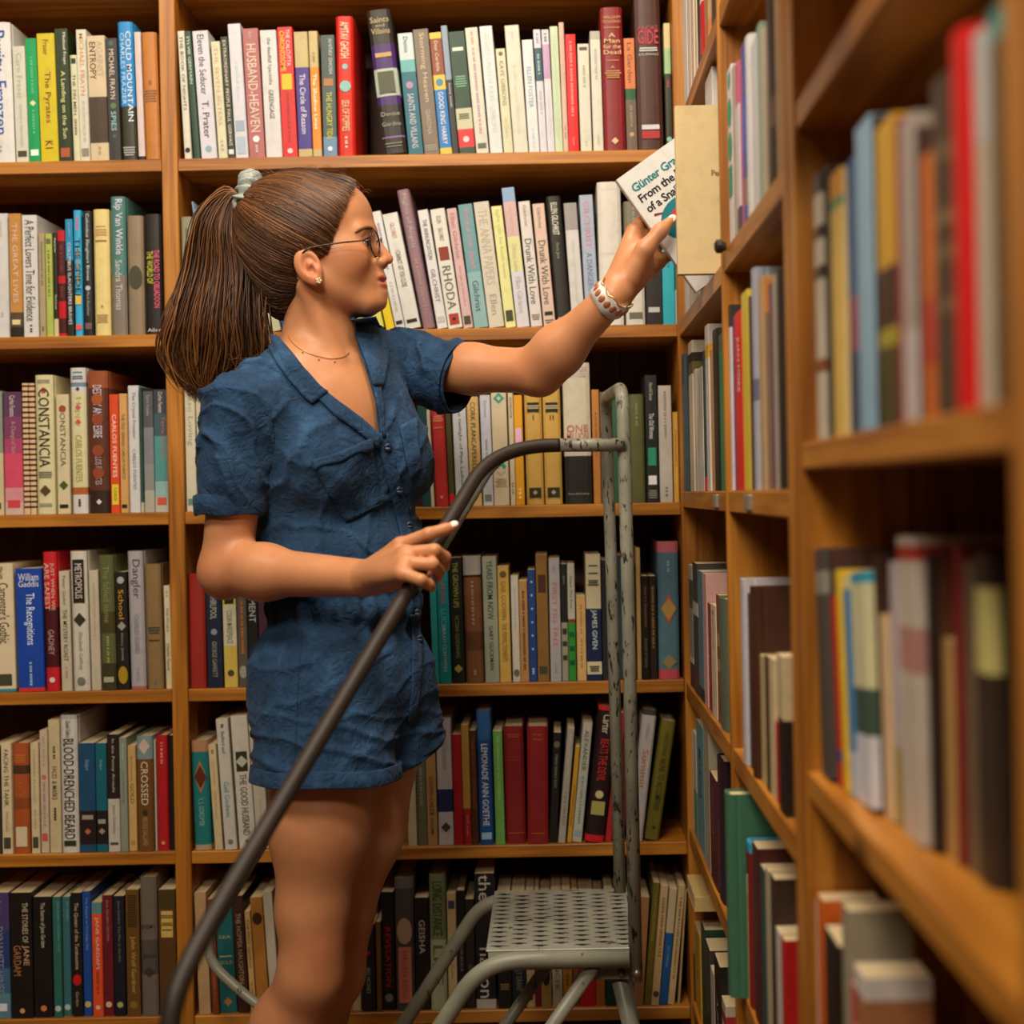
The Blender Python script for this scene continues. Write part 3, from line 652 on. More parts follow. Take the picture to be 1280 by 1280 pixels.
row('A2', 1, [(0, 0)], 'face-high shelf, middle bay of side bookcase', G + 'middle bay, face-high shelf', '''
908.8 914.5 92 P e4e0dc|white paperback with green circles||.02 .12 0f9a78 c;.17 .33 0f9a78 c;.36 .52 0f9a78 c;.55 .72 0f9a78 r
914.8 918.5 88 P a8a098|grey paperback beside the green circles
918.8 922.8 84 P dccccc|white book with pink edge|0-.25 c05a78;.85-1 4a3c48|
923 926.5 128 P b85a90|magenta paperback|
926.8 930.8 61 P 4a4a90|blue-violet paperback|.3-.6 3a5ab0;.75-.9 8a6a58|
931.2 939 58 H e2e0e0|tall white hardcover
939.3 946.5 60 P d6d8da|grey-white paperback
947 951.5 36 P 8aa090|grey-green paperback
951.8 955 40 P b8a890|sand paperback
955.4 962.5 10 H 3c2c22|dark umber hardcover
963 970 -5 H 241a16|black hardcover|.55-.7 5a4838|
970.4 979 0 H 9a7c58|dull tan hardcover
''')
row('A1', 2, [(0, 0)], 'chest-high shelf, corner bay of side bookcase', G + 'corner bay, chest-high shelf', '''
853.5 857.5 446 H 4a5a64|slate blue hardcover
857.8 861 447 P 2c4044|dark teal paperback
861.3 866 430 P d8ccb8|cream paperback with black label|.08-.14 332c24;.14-.22 6a6238|
866.3 870 464 P cfc2a4|ivory paperback
870.3 878.6 464 P e0dcd4|white paperback with small grey title||.05 .3 776 s OLD NOTES
878.9 881 440 P 2a3c3c|thin petrol paperback|.9-1 b83030|
881.3 886.5 410 P d8d2cc|white paperback with yellow patch|.12-.2 d8a830|
886.8 892 440 P c08c5c|tan paperback
892.3 899.5 416 H 2a2220|black hardcover
899.8 905.8 420 P 1f7a50|bright green paperback|0-.1 4a5a48|
''')
row('A2', 2, [(0, 0)], 'chest-high shelf, middle bay of side bookcase', G + 'middle bay, chest-high shelf', '''
908.8 913 385 P d8d0d4|white paperback with dark head|0-.12 3a3430|
913.3 918 400 P 7a3468|purple paperback
918.5 927 394 P e0201c|bright red paperback with white capitals||.14 .45 f0e4e0 V JUAN MORE
927.4 935.5 369 P d8c040|yellow paperback
935.8 938 372 P 4a3028|thin maroon-brown paperback
938.3 947.5 343 H a4a8b8|tall lavender-blue hardcover|.5-.6 6a6c88|
948 954.5 350 P b89c74|light brown paperback
955 959.5 352 P 8a6c50|brown paperback with orange head|0-.16 d8802c|
960 966.5 358 P 6a5460|mauve-brown paperback
967 972 348 P b4a898|light taupe paperback
972.5 979.5 340 H 2c2824|black hardcover
''')
row('A1', 3, [(0, 0)], 'waist-high shelf, corner bay of side bookcase', G + 'corner bay, waist-high shelf', '''
862 866.5 705 P 8a8478|black-and-white photo paperback|0-.12 c8c0b4;.12-.35 4a4640;.75-.8 c8c4bc;.8-1 241e1a|
866.8 872.5 702 P 3a3630|dark photo-cover paperback|.3-.4 a8a296|
872.8 879 712 P 5a7484|steel blue paperback|.9-1 2c2c34|
879.3 883.5 716 P c89c98|dusty pink paperback
883.8 888.5 752 P 8a2c28|thin dark red paperback with cream print||.1 .8 d4c0a0 b
888.8 895 754 P d8c8ac|cream paperback with black print||.04 .1 443 c;.12 .4 443 b;.45 .9 998 b
895.3 899.3 742 P 7a4428|rust ornamental paperback|.3-.4 a8784a;.5-.6 a8784a|
899.6 907 745 H 5c6656|grey-green hardcover
''')
row('A2', 3, [(0, 0)], 'waist-high shelf, middle bay of side bookcase', G + 'middle bay, waist-high shelf', '''
929 934 722 H c8c4cc|pale lavender hardcover
934.3 940 740 P 4a3020|chestnut paperback
940.5 946 732 H 46281a|large dark brown hardcover
949 955.5 816 P b8a478|straw paperback
956 960.5 818 P 4a3c2c|thin umber paperback
961 967.5 820 P cdb890|cream paperback
968 971 900 P b82c28|thin red paperback
971.3 979 816 P c4b08a|ivory paperback with dark foot|.4-1 241a16|
''')
row('A1', 4, [(0, 0)], 'thigh-high shelf, corner bay of side bookcase', G + 'corner bay, thigh-high shelf', '''
862 866.5 909 P cfc6b4|white-cream paperback
866.8 871 912 P c0b8a4|grey-cream paperback|.55-1 6a8a74|
871.4 880 898 P 5c8c98|light teal paperback with black title||.2 .6 2c3c40 v MARINA
880.3 886.5 895 P 9a927c|grey-beige paperback
887 895.5 962 P 4c1822|maroon paperback with pink lettering||.12 .6 a84a68 v NOONDAY
896 904.5 939 H 2a1624|dark purple hardcover with silver print||.45 .9 665870 s EDWARD
''')
row('A2', 4, [(0, 0)], 'thigh-high shelf, middle bay of side bookcase', G + 'middle bay, thigh-high shelf', '''
909.5 914 986 H 3f6e54|large green hardcover
914.4 919 1020 P 241e1a|black paperback
919.4 926 1062 P c8943c|golden mottled paperback|0-.15 d0c8bc|
926.4 932 1066 P d87820|orange paperback
932.4 941 1040 H 7a1c1c|dark red hardcover|0-.06 3a9ac0|
941.5 948 1050 P 4a1a1a|oxblood paperback
948.5 956.5 1075 P 2c4a48|petrol green paperback
957 962.5 1082 P b4a68c|pale beige paperback
963 968.5 1090 P 3c2a20|dark brown paperback
969 975 1157 P cfc8c0|short white paperback
975.3 979.5 1168 P b01c1c|short red paperback
''')
row('A1', 5, [(0, 0)], 'knee-high shelf, corner bay of side bookcase', G + 'corner bay, knee-high shelf', '''
855 862.6 1148 P 2c2018|umber paperback in the corner
863 868.5 1146 P 1c1814|black paperback with white name||.25 .5 bbb s MASON
868.9 876 1150 P c89a28|yellow paperback with black capitals||.04 .6 2c2414 v THE COP IN THE
876.4 882 1146 P 1c3c2c|dark green paperback
882.4 888 1172 P 3c3834|charcoal paperback with pale flecks||.3 .7 998 b
888.4 893 1206 P bcb4a4|white paperback
893.4 900 1190 P 1e1a18|black paperback with white capitals||.3 .7 aaa v A JIMMY
900.4 906.5 1240 P b8a894|short pale paperback with red band|.1-.2 a03030|
''')
row('B', 0, [(0, 0)], 'overhead shelf, end bay of side bookcase', G + 'end bay, overhead shelf', '''
1006 1022 -60 P 24407a|deep blue paperback
1022.5 1032 -70 P c8a080|peach paperback
1033 1044 -90 P e0dcd6|white paperback
1045 1054 -100 P 9a8264|tan paperback
1055 1072 -120 P dcd8d4|off-white hardback
1073 1085 -140 P 5a4a38|brown paperback with pale spots
''')
row('B', 2, [(0, 0.0)], 'face-high shelf, end bay of side bookcase', G + 'end bay, face-high shelf', '''
1016 1024 222 P c4b8a4|black-and-white speckled paperback|0-.08 443a30;.2-.25 443a30;.35-.4 443a30;.7-.75 8a5030|
1024.5 1036 218 P 241c18|black paperback
1037 1050 222 P d4b45c|yellow-cream paperback|0-.1 d89428;.1-.14 5a8a58|
1050.5 1057 214 P cfc09c|pale straw paperback
1057.5 1069 206 P 24507e|blue paperback|.5-.7 8a3c50;.7-1 2c3450|
1069.5 1088 164 P 8fb4cc|light blue paperback
1088.5 1094 150 P 2c2018|thin dark brown paperback
1095 1117 164 P d0a030|yellow and brown paperback|.48-.68 3a2412;.68-.74 a89c34;.74-1 4a4420|
1118 1124 152 P 8a1c1c|thin dark red paperback
1124.5 1142 156 P a89c94|grey-white paperback|.7-1 d0c4c0|
1142.5 1150 164 P 4a3028|maroon-brown paperback
1150.5 1165 200 P d06a1c|orange to red paperback|.55-.8 c03c24|
1165.5 1191 112 H 4a3c2c|dark patterned hardcover|.2-.25 6a5a40;.4-.44 7a6648;.5-.55 6a5a40;.66-.7 6a5a40|
1191.5 1214 52 H d41414|thick bright red hardcover
1214.5 1238 56 H b8a894|pale fawn hardcover|0-.3 c4c0bc|
1239 1256 20 P 5a4420|olive brown paperback|0-.08 2a8a88|
''')
row('B', 3, [(1000, .14), (1060, .12), (1100, .06), (1140, .03), (1180, 0)], 'chest-high shelf, end bay of side bookcase', G + 'end bay, chest-high shelf', '''
1024 1035 690 P 4a4640|dark grey paperback, leaning|.1-.2 8a867c|
1036 1050 688 P c02418|red leaning paperback|0-.2 4a2c24;.85-.9 5a3c78|
1051 1056 715 P d8b428|thin yellow leaning paperback
1057 1067 722 P 3c7cae|blue leaning paperback|0-.06 d8c890;.8-1 b8c4d8|
1068 1087 718 P cfcba0|cream paperback with turquoise head|0-.05 2f9ab4;.5-.7 3c5448;.7-1 dcdce4|
1088 1093 690 P 3c2418|thin dark brown paperback
1094 1112 766 P d4b48c|peach-tan paperback
1113 1124 702 P bcb0b4|lilac-white paperback|.7-1 98884c|
1125 1148 671 P cdc0b0|tall cream paperback with red dot|.03-.08 a83028;.3-.45 b08078|
1149 1166 690 P 241812|black paperback
1166.5 1172 688 P 5a3420|dark chestnut paperback
1172.5 1188 795 P b08a50|brown-tan paperback
1188.5 1199 680 P 7a1c1c|dark red paperback
1199.5 1216 700 P 6a5a44|drab brown paperback
1217 1240 690 H 3a2c22|umber hardcover with yellow-white sticker|.1-.36 c8c078|
1241 1257 680 P 241a14|black-brown paperback
''')
row('B', 4, [(0, 0.0)], 'waist-high shelf, end bay of side bookcase', G + 'end bay, waist-high shelf', '''
1003 1010 1112 P b08a54|tan paperback
1010.5 1017 1106 P d0c8bc|white paperback
1018 1030 1108 P d0601c|orange paperback
1031 1049 1155 P 201410|black paperback
1050 1062 1122 P 9a9078|grey-olive paperback
1063 1067 1226 P c02c48|thin crimson-pink paperback
1067.5 1080 1203 P b09c78|beige box-like book with white and rust head|0-.10 d8d0c8;.10-.26 a06a44;.26-.42 d8c8a0|
''')
# ------------------------------------------------------------------ book builder
_GUESS = {'some lines', 'some title here', 'the sweet life of a parish', 'pale title line', 'what the eye doesnt see here', 'grey title', 'thin title line',
 'a title in blue', 'some title', 'thin grey title', 'white line', 'five lines', 'stories', 'small house', 'a novel', 'some red name', 'gold lines',
 'thin lines', 'the pink title line', 'gold and more', 'light green line', 'a grey title', 'GOLD TITLE', 'the green line', 'the cream tale',
 'long beige title line', 'worn gold line', 'another worn line', 'gold name', 'wait', 'an old man and his war', 'Some lady', 'the wonderful story',
 'the fabled name', 'another worn line', 'pearls', 'the golden fruits', 'the solitary singing', 'OLD NOTES'}
_cov = {}
def cover_mat(h):
    if h in _cov: return _cov[h]
    c = tuple(min(x, .80) * (.86 if min(hexc(h)) > .4 else 1.0) for x in hexc(h))      # paper whites are never pure white
    m, nt, b = new_mat('book_cover_' + h)
    tc = nd(nt, 'ShaderNodeTexCoord'); oi = nd(nt, 'ShaderNodeObjectInfo')
    ad = nd(nt, 'ShaderNodeVectorMath', operation='ADD')
    nt.links.new(tc.outputs['Object'], ad.inputs[0]); nt.links.new(oi.outputs['Location'], ad.inputs[1])
    n = nd(nt, 'ShaderNodeTexNoise', i_Scale=55.0, i_Detail=5.0, i_Roughness=0.65)
    nt.links.new(ad.outputs[0], n.inputs['Vector'])
    r = ramp(nt, [(0.28, tuple(x * 0.88 for x in c)), (0.5, c), (0.78, tuple(min(1, x * 1.04 + .004) for x in c))])
    nt.links.new(n.outputs['Fac'], r.inputs[0]); nt.links.new(r.outputs[0], b.inputs['Base Color'])
    b.inputs['Roughness'].default_value = 0.46
    b.inputs['Specular IOR Level'].default_value = 0.35
    _cov[h] = m
    return m
_ink = {}
def ink_mat(h):
    if h not in _ink:
        _ink[h] = plain('print_' + h, hexc(h), 0.5, spec=0.3, noise=0.05, nscale=200)
    return _ink[h]
def _pages_mat():
    m, nt, b = new_mat('page_edges')
    tc = nd(nt, 'ShaderNodeTexCoord'); mp = nd(nt, 'ShaderNodeMapping')
    mp.inputs['Scale'].default_value = (900, 6, 6)
    n = nd(nt, 'ShaderNodeTexNoise', i_Scale=1.0, i_Detail=2.0)
    nt.links.new(tc.outputs['Object'], mp.inputs[0]); nt.links.new(mp.outputs[0], n.inputs['Vector'])
    r = ramp(nt, [(0.3, hexc('b79c70')), (0.7, hexc('e2d0a8'))])
    nt.links.new(n.outputs['Fac'], r.inputs[0]); nt.links.new(r.outputs[0], b.inputs['Base Color'])
    b.inputs['Roughness'].default_value = 0.8
    return m
M_pages = _pages_mat()

def cover_geo(w, D, H, hard, bands, base):
    """wrap-round cover: spine and two boards, split along its height where the colour changes"""
    if hard:
        t = 0.0022; bl = min(0.0028, 0.09 * w)
        out = [(0, D), (0, 0.013), (0.0012, 0.010), (0.0006, 0.006), (0.0008, 0.0015), (0.16 * w, -0.62 * bl), (0.36 * w, -0.95 * bl), (0.5 * w, -bl),
               (0.64 * w, -0.95 * bl), (0.84 * w, -0.62 * bl), (w - 0.0008, 0.0015), (w - 0.0006, 0.006), (w - 0.0012, 0.010), (w, 0.013), (w, D)]
    else:
        t = 0.0006; bl = 0
        out = [(0, D), (0, 0.0012), (0.0008, 0), (w * .5, -0.0003), (w - 0.0008, 0), (w, 0.0012), (w, D)]
    t = min(t, w * 0.3)
    inn = [(min(max(x, t), w - t), max(y, t)) for x, y in out]
    cuts = sorted({0.0, 1.0} | {f for a, b, _ in bands for f in (a, b)})
    cuts = [c for i, c in enumerate(cuts) if i == 0 or c - cuts[i - 1] > 1e-4]
    v = []; f = []; mi = []
    cols = [base]
    n = len(out)
    for c in cuts:
        z = H * (1 - c)
        v += [(x, y, z) for x, y in out] + [(x, y, z) for x, y in inn]
    for k in range(len(cuts) - 1):
        mid = (cuts[k] + cuts[k + 1]) / 2
        col = base
        for a, b, h in bands:
            if a <= mid <= b: col = h
        if col not in cols: cols.append(col)
        ci = cols.index(col)
        o0, o1 = k * 2 * n, (k + 1) * 2 * n
        for i in range(n - 1):
            f.append((o0 + i, o1 + i, o1 + i + 1, o0 + i + 1)); mi.append(ci)
            f.append((o0 + n + i, o0 + n + i + 1, o1 + n + i + 1, o1 + n + i)); mi.append(ci)
        for i in (0, n - 1):
            q = (o0 + i, o0 + n + i, o1 + n + i, o1 + i)
            f.append(q if i == 0 else q[::-1]); mi.append(ci)
        if k == 0:
            for i in range(n - 1): f.append((o0 + i, o0 + i + 1, o0 + n + i + 1, o0 + n + i)); mi.append(ci)
        if k == len(cuts) - 2:
            for i in range(n - 1): f.append((o1 + i, o1 + n + i, o1 + n + i + 1, o1 + i + 1)); mi.append(ci)
    return v, f, mi, cols, bl

TEXTJOBS = []      # (cover object, text, target rectangle ...) filled here, meshed in one go later
def quadmesh(rects, y):
    v = []; f = []
    for x0, x1, z0, z1 in rects:
        n = len(v); v += [(x0, y, z0), (x1, y, z0), (x1, y, z1), (x0, y, z1)]; f.append((n, n + 1, n + 2, n + 3))
    return v, f
def add_print(cov, w, H, bl, specs, rnd):
    y = -bl - 0.0005
    for f0, f1, col, style, txt in specs:
        z1, z0 = H * (1 - f0), H * (1 - f1)
        if txt in _GUESS: style = 'b'
        xc = w * (0.31 if '<' in style else 0.69 if '>' in style else 0.5)
        s = style[0]
        y -= 0.00012
        if s in 'vVs':
            hf = {'v': 0.42, 'V': 0.6, 's': 0.30}[s]
            if len(style) > 1: hf = 0.34 if s != 's' else 0.26
            TEXTJOBS.append((cov, txt, 'v', xc, z1, z1 - z0, hf * w, y, col)); continue
        if s == 'h':
            TEXTJOBS.append((cov, txt, 'h', w * .5, z0, z1 - z0, w * 0.78, y, col)); continue
        if s == 'b':
            rects = []
            z = z1; hb = min(w * .3, 0.004)
            while z > z0 + 0.002:
                l = rnd.uniform(0.002, 0.0045)
                rects.append((xc - hb / 2, xc + hb / 2, max(z - l, z0), z)); z -= l + rnd.choice((0.0011, 0.0011, 0.003))
            v, f = quadmesh(rects, y)
        elif s == 'B':
            nl = max(1, int(round((z1 - z0) / 0.004)))
            rects = []
            for i in range(nl):
                hw = w * rnd.uniform(.28, .38); zz = z1 - (i + .5) * (z1 - z0) / nl; hh = min(0.0011, (z1 - z0) / nl * .45)
                rects.append((xc - hw, xc + hw, zz - hh, zz + hh))
            v, f = quadmesh(rects, y)
        elif s == 'r':
            v, f = quadmesh([(w * .16, w * .84, z0, z1)], y)
        elif s == 'd':
            zc = (z0 + z1) / 2; hw = min(w * .36, (z1 - z0) * .5)
            v = [(xc - hw, y, zc), (xc, y, z0), (xc + hw, y, zc), (xc, y, z1)]; f = [(0, 1, 2, 3)]
        else:
            zc = (z0 + z1) / 2; rz = (z1 - z0) / 2; rx = min(w * .4, rz)
            v = [(xc + rx * math.cos(a * math.pi / 8), y, zc + rz * math.sin(a * math.pi / 8)) for a in range(16)]; f = [tuple(range(16))]
        mobj('spine_print', mesh('spine_print', v, f), cov, ink_mat(col))

def make_book(w, D, H, hard, col, bands, specs, label, group, loc, rot, rnd, name='book'):
    t = empty(name, loc, label, 'book', group)
    t.rotation_euler = rot
    v, f, mi, cols, bl = cover_geo(w, D, H, hard, bands, col)
    me = mesh('cover', v, f)
    for h in cols: me.materials.append(cover_mat(h))
    me.polygons.foreach_set('material_index', mi)
    cov = mobj('cover', me, t)
    tt = min(0.0024 if hard else 0.0007, w * .32); ins = 0.003 if hard else 0.0006
    MB().box(tt, w - tt, tt + .0004, D - (0.004 if hard else 0.0008), ins, H - ins).build('page_block', t, M_pages)
    add_print(cov, w, H, bl, specs, rnd)
    return t

def lean_at(tab, x):
    if x <= tab[0][0]: return tab[0][1]
    for (x0, a), (x1, b) in zip(tab, tab[1:]):
        if x <= x1: return a + (b - a) * (x - x0) / (x1 - x0)
    return tab[-1][1]
def parse(line):
    p = line.split('|') + ['', '', '']
    h = p[0].split()
    bands = []
    if p[2] == 'STRIPES':
        bands = [(0.015 + i * .04, 0.015 + i * .04 + .016, '4a2c1c') for i in range(24)]
    elif p[2]:
        for q in p[2].split(';'):
            r, c = q.split(); a, b = r.split('-'); bands.append((float(a), float(b), c))
    specs = []
    if p[3]:
        for q in p[3].split(';'):
            z = q.strip().split(' ', 4)
            specs.append((float(z[0]), float(z[1]), z[2], z[3], z[4] if len(z) > 4 else ''))
    return float(h[0]), float(h[1]), float(h[2]), h[3] == 'H', h[4], p[1].strip(), bands, specs

BOOKS = []
seen_labels = set()
rnd = random.Random(5)
for kind, idx, leantab, where, group, lines in ROWS:
    items = [parse(l) for l in lines]
    prev = None
    tops = sum(i[2] for i in items) / len(items)
    for x0, x1, yt, hard, col, desc, bands, specs in items:
        label = desc + ', ' + where
        if len(label.split()) > 16: print('LONG', len(label.split()), label)
        if label in seen_labels: print('DUP', label)
        seen_labels.add(label)
        a = lean_at(leantab, (x0 + x1) / 2)
        if kind == 'back':
            zb = ROWZ[idx] + .0006
            ysp = YB + rnd.uniform(0.006, 0.014)
            yb = CY + (EYE - zb) * FPX / ysp - (x0 - CX) * _st        # picture height of the shelf here
            X0, X1 = P(x0, yb, ysp).x, P(x1, yb, ysp).x
            H = (P(x0, yt, ysp).z - zb) / math.cos(a)
            lo, hi = (LEFT0, UPX[0]) if X0 < UPX[0] else (UPX[1], XR + .0015)
        else:
            zb = {'A1': SA, 'A2': SA2, 'B': SB}[kind][idx] + .0006
            xs = XR + rnd.uniform(0.004, 0.009) + (0.006 + 0.044 * max(0, (x0 - 1030) / 220) if kind == 'B' and idx == 3 else 0)
            if desc.startswith('large green'): xs = XR - .014
            ym = tops + 60
            # s runs along the shelf towards the camera
            X0, X1 = -Yside(x0, ym, xs), -Yside(x1, ym, xs)
            H = (P(x0, yt, -X0).z - zb) / math.cos(a)
            if idx == 0: H = min(H, 0.235)
            lo, hi = {'A1': (-2.372, -1.772), 'A2': (-1.757, -1.298), 'B': (-1.236, -.668)}[kind]
        zs = ROWZ if kind == 'back' else {'A1': SA, 'A2': SA2, 'B': SB}[kind]
        if idx > 0: H = min(H, (zs[idx - 1] - (SH if kind == 'back' else .027) - zb - .004) / math.cos(a))
        # keep clear of the uprights and of the neighbour
        lo += .0012; hi -= .0012
        if a > 0 and X0 - H * math.sin(a) < lo:
            a = max(0, math.asin(max(0, min(1, (X0 - lo) / H))))
        X0 = max(X0, lo); X1 = min(X1, hi)
        if a < 0 and X1 + H * math.sin(-a) > hi: a = -math.asin(max(0, min(1, (hi - X1) / H)))
        ta = math.tan(a)
        if prev is not None:
            pr, pt, ph = prev
            for h_ in (0, min(H, ph)):
                X0 = max(X0, pr - h_ * pt + h_ * ta + .0003)
        w = max(.002, (X1 - X0) * math.cos(a) * 0.985)
        prev = (X0 + w / math.cos(a), ta, H)
        D = min(0.165 if hard else 0.14, H * 0.68)
        if kind == 'B' and idx == 4: D = 0.05
        th = -a
        if a >= 0: ox, oz = X0, zb
        else: ox, oz = X1 - w * math.cos(th), zb + w * math.sin(th)
        if a < 0: ox = max(ox, X0)
        if kind == 'back':
            m = Matrix.Translation((ox, ysp, oz)) @ Matrix.Rotation(th, 4, 'Y')
        else:      # local x runs towards the camera (-Y), local y into the case (+X)
            m = Matrix.Translation((xs, -ox, oz)) @ Matrix.Rotation(-math.pi / 2, 4, 'Z') @ Matrix.Rotation(th, 4, 'Y')
        t = make_book(w, D, H, hard, col, bands, specs, label, group, (0, 0, 0), (0, 0, 0), rnd)
        t.matrix_world = m
        BOOKS.append(t)

# ------------------------------------------------------------------ the two books pulled out of the side case
CREAMBK = 'd6bd8c'
def free_book(w, D, H, hard, col, bands, specs, label, M4, group=None):
    t = make_book(w, D, H, hard, col, bands, specs, label, group, (0, 0, 0), (0, 0, 0), rnd)
    t.matrix_world = M4
    return t
# beige paperback drawn half out of the shelf (front cover faces the room; its thickness lies along Y)
_zb = SA[1] + .0008
_p = P(845, 240, 1.872)
beige = free_book(0.016, 0.15, 0.221, False, CREAMBK, [], [], 'plain beige book standing half out of the shelf in front of the held book',
                  Matrix.Translation((_p.x, 1.880, _zb)) @ Matrix.Rotation(-math.pi / 2, 4, 'Z'))
# white paperback held in the hand, tipped towards the reader
TL, BL = P(770, 225, 2.0), P(875, 372, 2.0)
up = (TL - BL).normalized(); Hh = 0.194
yv = Vector((0, 1, 0)); wv = up.cross(yv) * -1       # width direction (towards the shelf)
if wv.x < 0: wv = -wv
# local axes: x = thickness (towards camera, -Y), y = width into the shelf, z = up along the spine
Mh = Matrix((( 0, wv.x, up.x, 0), (-1, wv.y, up.y, 0), (0, wv.z, up.z, 0), (0, 0, 0, 1)))
Mh = Matrix.Translation(TL - up * Hh + Vector((0, 0.017, 0))) @ Mh
HELD_W, HELD_D = 0.017, 0.13
held = free_book(HELD_W, HELD_D, Hh, False, 'e9e7e4', [], [], 'white paperback with teal and black cover title held up by the woman', Mh)
held_cov = [c for c in held.children if c.name.startswith('cover')][0]
# cover print lies on the board x = w (faces the camera)
def cover_text(cov, txt, y0, z0, h, col):
    TEXTJOBS.append((cov, txt, 'cover', y0, z0, h, HELD_W + 0.0004, 0, col))
cover_text(held_cov, 'Günter Grass', 0.011, Hh - 0.030, 0.0115, '0f7a80')
cover_text(held_cov, 'From the Diary', 0.011, Hh - 0.0475, 0.0115, '232222')
cover_text(held_cov, 'of a Snail', 0.011, Hh - 0.065, 0.0115, '232222')
def cover_shape(cov, pts, col, k):
    v = [(HELD_W + 0.0003 + 0.0001 * k, y, z) for y, z in pts]
    mobj('cover_print', mesh('cover_print', v, [tuple(range(len(v)))]), cov, ink_mat(col))
def ell(cy, cz, ry, rz, n=24): return [(cy + ry * math.cos(2 * math.pi * i / n), cz + rz * math.sin(2 * math.pi * i / n)) for i in range(n)]
cover_shape(held_cov, ell(0.050, 0.096, 0.036, 0.030), '0f7480', 1)
cover_shape(held_cov, ell(0.046, 0.103, 0.014, 0.010), 'd0242c', 2)
cover_shape(held_cov, [(0.014, 0.121), (0.026, 0.117), (0.027, 0.119), (0.016, 0.124)], '7a2430', 3)
cover_shape(held_cov, [(0.012, 0.040), (0.024, 0.041), (0.024, 0.043), (0.012, 0.042)], 'b0303a', 4)
beige_cov = [c for c in beige.children if c.name.startswith('cover')][0]
TEXTJOBS.append((beige_cov, 'C', 'cover', 0.059, 0.150, 0.010, 0.0164, 0, '4a3a2a'))
TEXTJOBS.append((beige_cov, 'Pee', 'cover', 0.046, 0.128, 0.0075, 0.0164, 0, '8a6a3c'))
# cream book lying flat on top of the knee-high row in the corner
def flat_book(px0, px1, py0, py1, Y, zb, D, col, hard, label):
    x0, x1 = P(px0, py0, Y).x, P(px1, py0, Y).x
    th = P(px0, py0, Y).z - P(px0, py1, Y).z
    # lies on its side: local x (thickness) up, local z along X, spine towards the camera
    m = Matrix.Translation((x0, Y, zb + th)) @ Matrix(((0, 0, 1, 0), (0, 1, 0, 0), (-1, 0, 0, 0), (0, 0, 0, 1)))
    return free_book(th, D, x1 - x0, hard, col, [], [], label, m)
_zr = max(P(866, 1146, 2.2).z, P(866, 1150, 2.2).z)
m = Matrix.Translation((XR - 0.006, 2.215, _zr + 0.0265)) @ Matrix(((0, 0, 1, 0), (0, 1, 0, 0), (-1, 0, 0, 0), (0, 0, 0, 1)))
free_book(0.024, 0.13, 0.19, False, 'c8aa70', [], [], 'cream book lying flat on upright books, knee-high shelf of the side bookcase', m)
# ------------------------------------------------------------------ lettering: text curves turned into flat meshes
def run_text():
    tmp = []
    cache = {}
    for job in TEXTJOBS:
        key = (job[1], job[2] == 'cover')
        if key not in cache:
            c = bpy.data.curves.new('t', 'FONT'); c.body = job[1]; c.size = 1.0; c.resolution_u = 2; c.fill_mode = 'FRONT'
            c.offset = 0.022 if key[1] else 0.002; c.space_character = 0.93 if key[1] else 1.0
            o = bpy.data.objects.new('t', c); COL.objects.link(o); cache[key] = o
    bpy.context.view_layer.update()
    dg = bpy.context.evaluated_depsgraph_get()
    geo = {}
    for k, o in cache.items():
        me = bpy.data.meshes.new_from_object(o.evaluated_get(dg))
        n = len(me.vertices); co = np.empty(n * 3); me.vertices.foreach_get('co', co); co = co.reshape(-1, 3)
        fs = [tuple(p.vertices) for p in me.polygons]
        geo[k] = (co, fs)
        bpy.data.meshes.remove(me)
        c = o.data; bpy.data.objects.remove(o); bpy.data.curves.remove(c)
    for cov, txt, mode, a, b, c, d, y, col in TEXTJOBS:
        co, fs = geo[txt, mode == 'cover']
        if len(co) == 0: continue
        mn, mx = co.min(0), co.max(0); tw, th = (mx - mn)[:2]
        u = co[:, 0] - mn[0]; v = co[:, 1] - mn[1]
        if mode == 'v':
            sx = c / tw; sy = d / th
            if sx > 1.7 * sy: sx = 1.7 * sy
            if sx < 0.42 * sy: sy = sx / 0.42
            pts = np.stack([a + (v - th / 2) * sy, np.full(len(u), y), b - u * sx], 1)
        elif mode == 'h':
            sx = d / tw; sy = c / th
            if sx > 1.6 * sy: sx = 1.6 * sy
            pts = np.stack([a + (u - tw / 2) * sx, np.full(len(u), y), b + v * sy], 1)
        else:      # on the front board, local y to the right, z up
            s = c / 0.69
            pts = np.stack([np.full(len(u), d), a + u * s, b + (co[:, 1]) * s], 1)
        mobj('cover_print' if mode == 'cover' else 'spine_print', mesh('print', pts, fs), cov, ink_mat(col))
run_text()
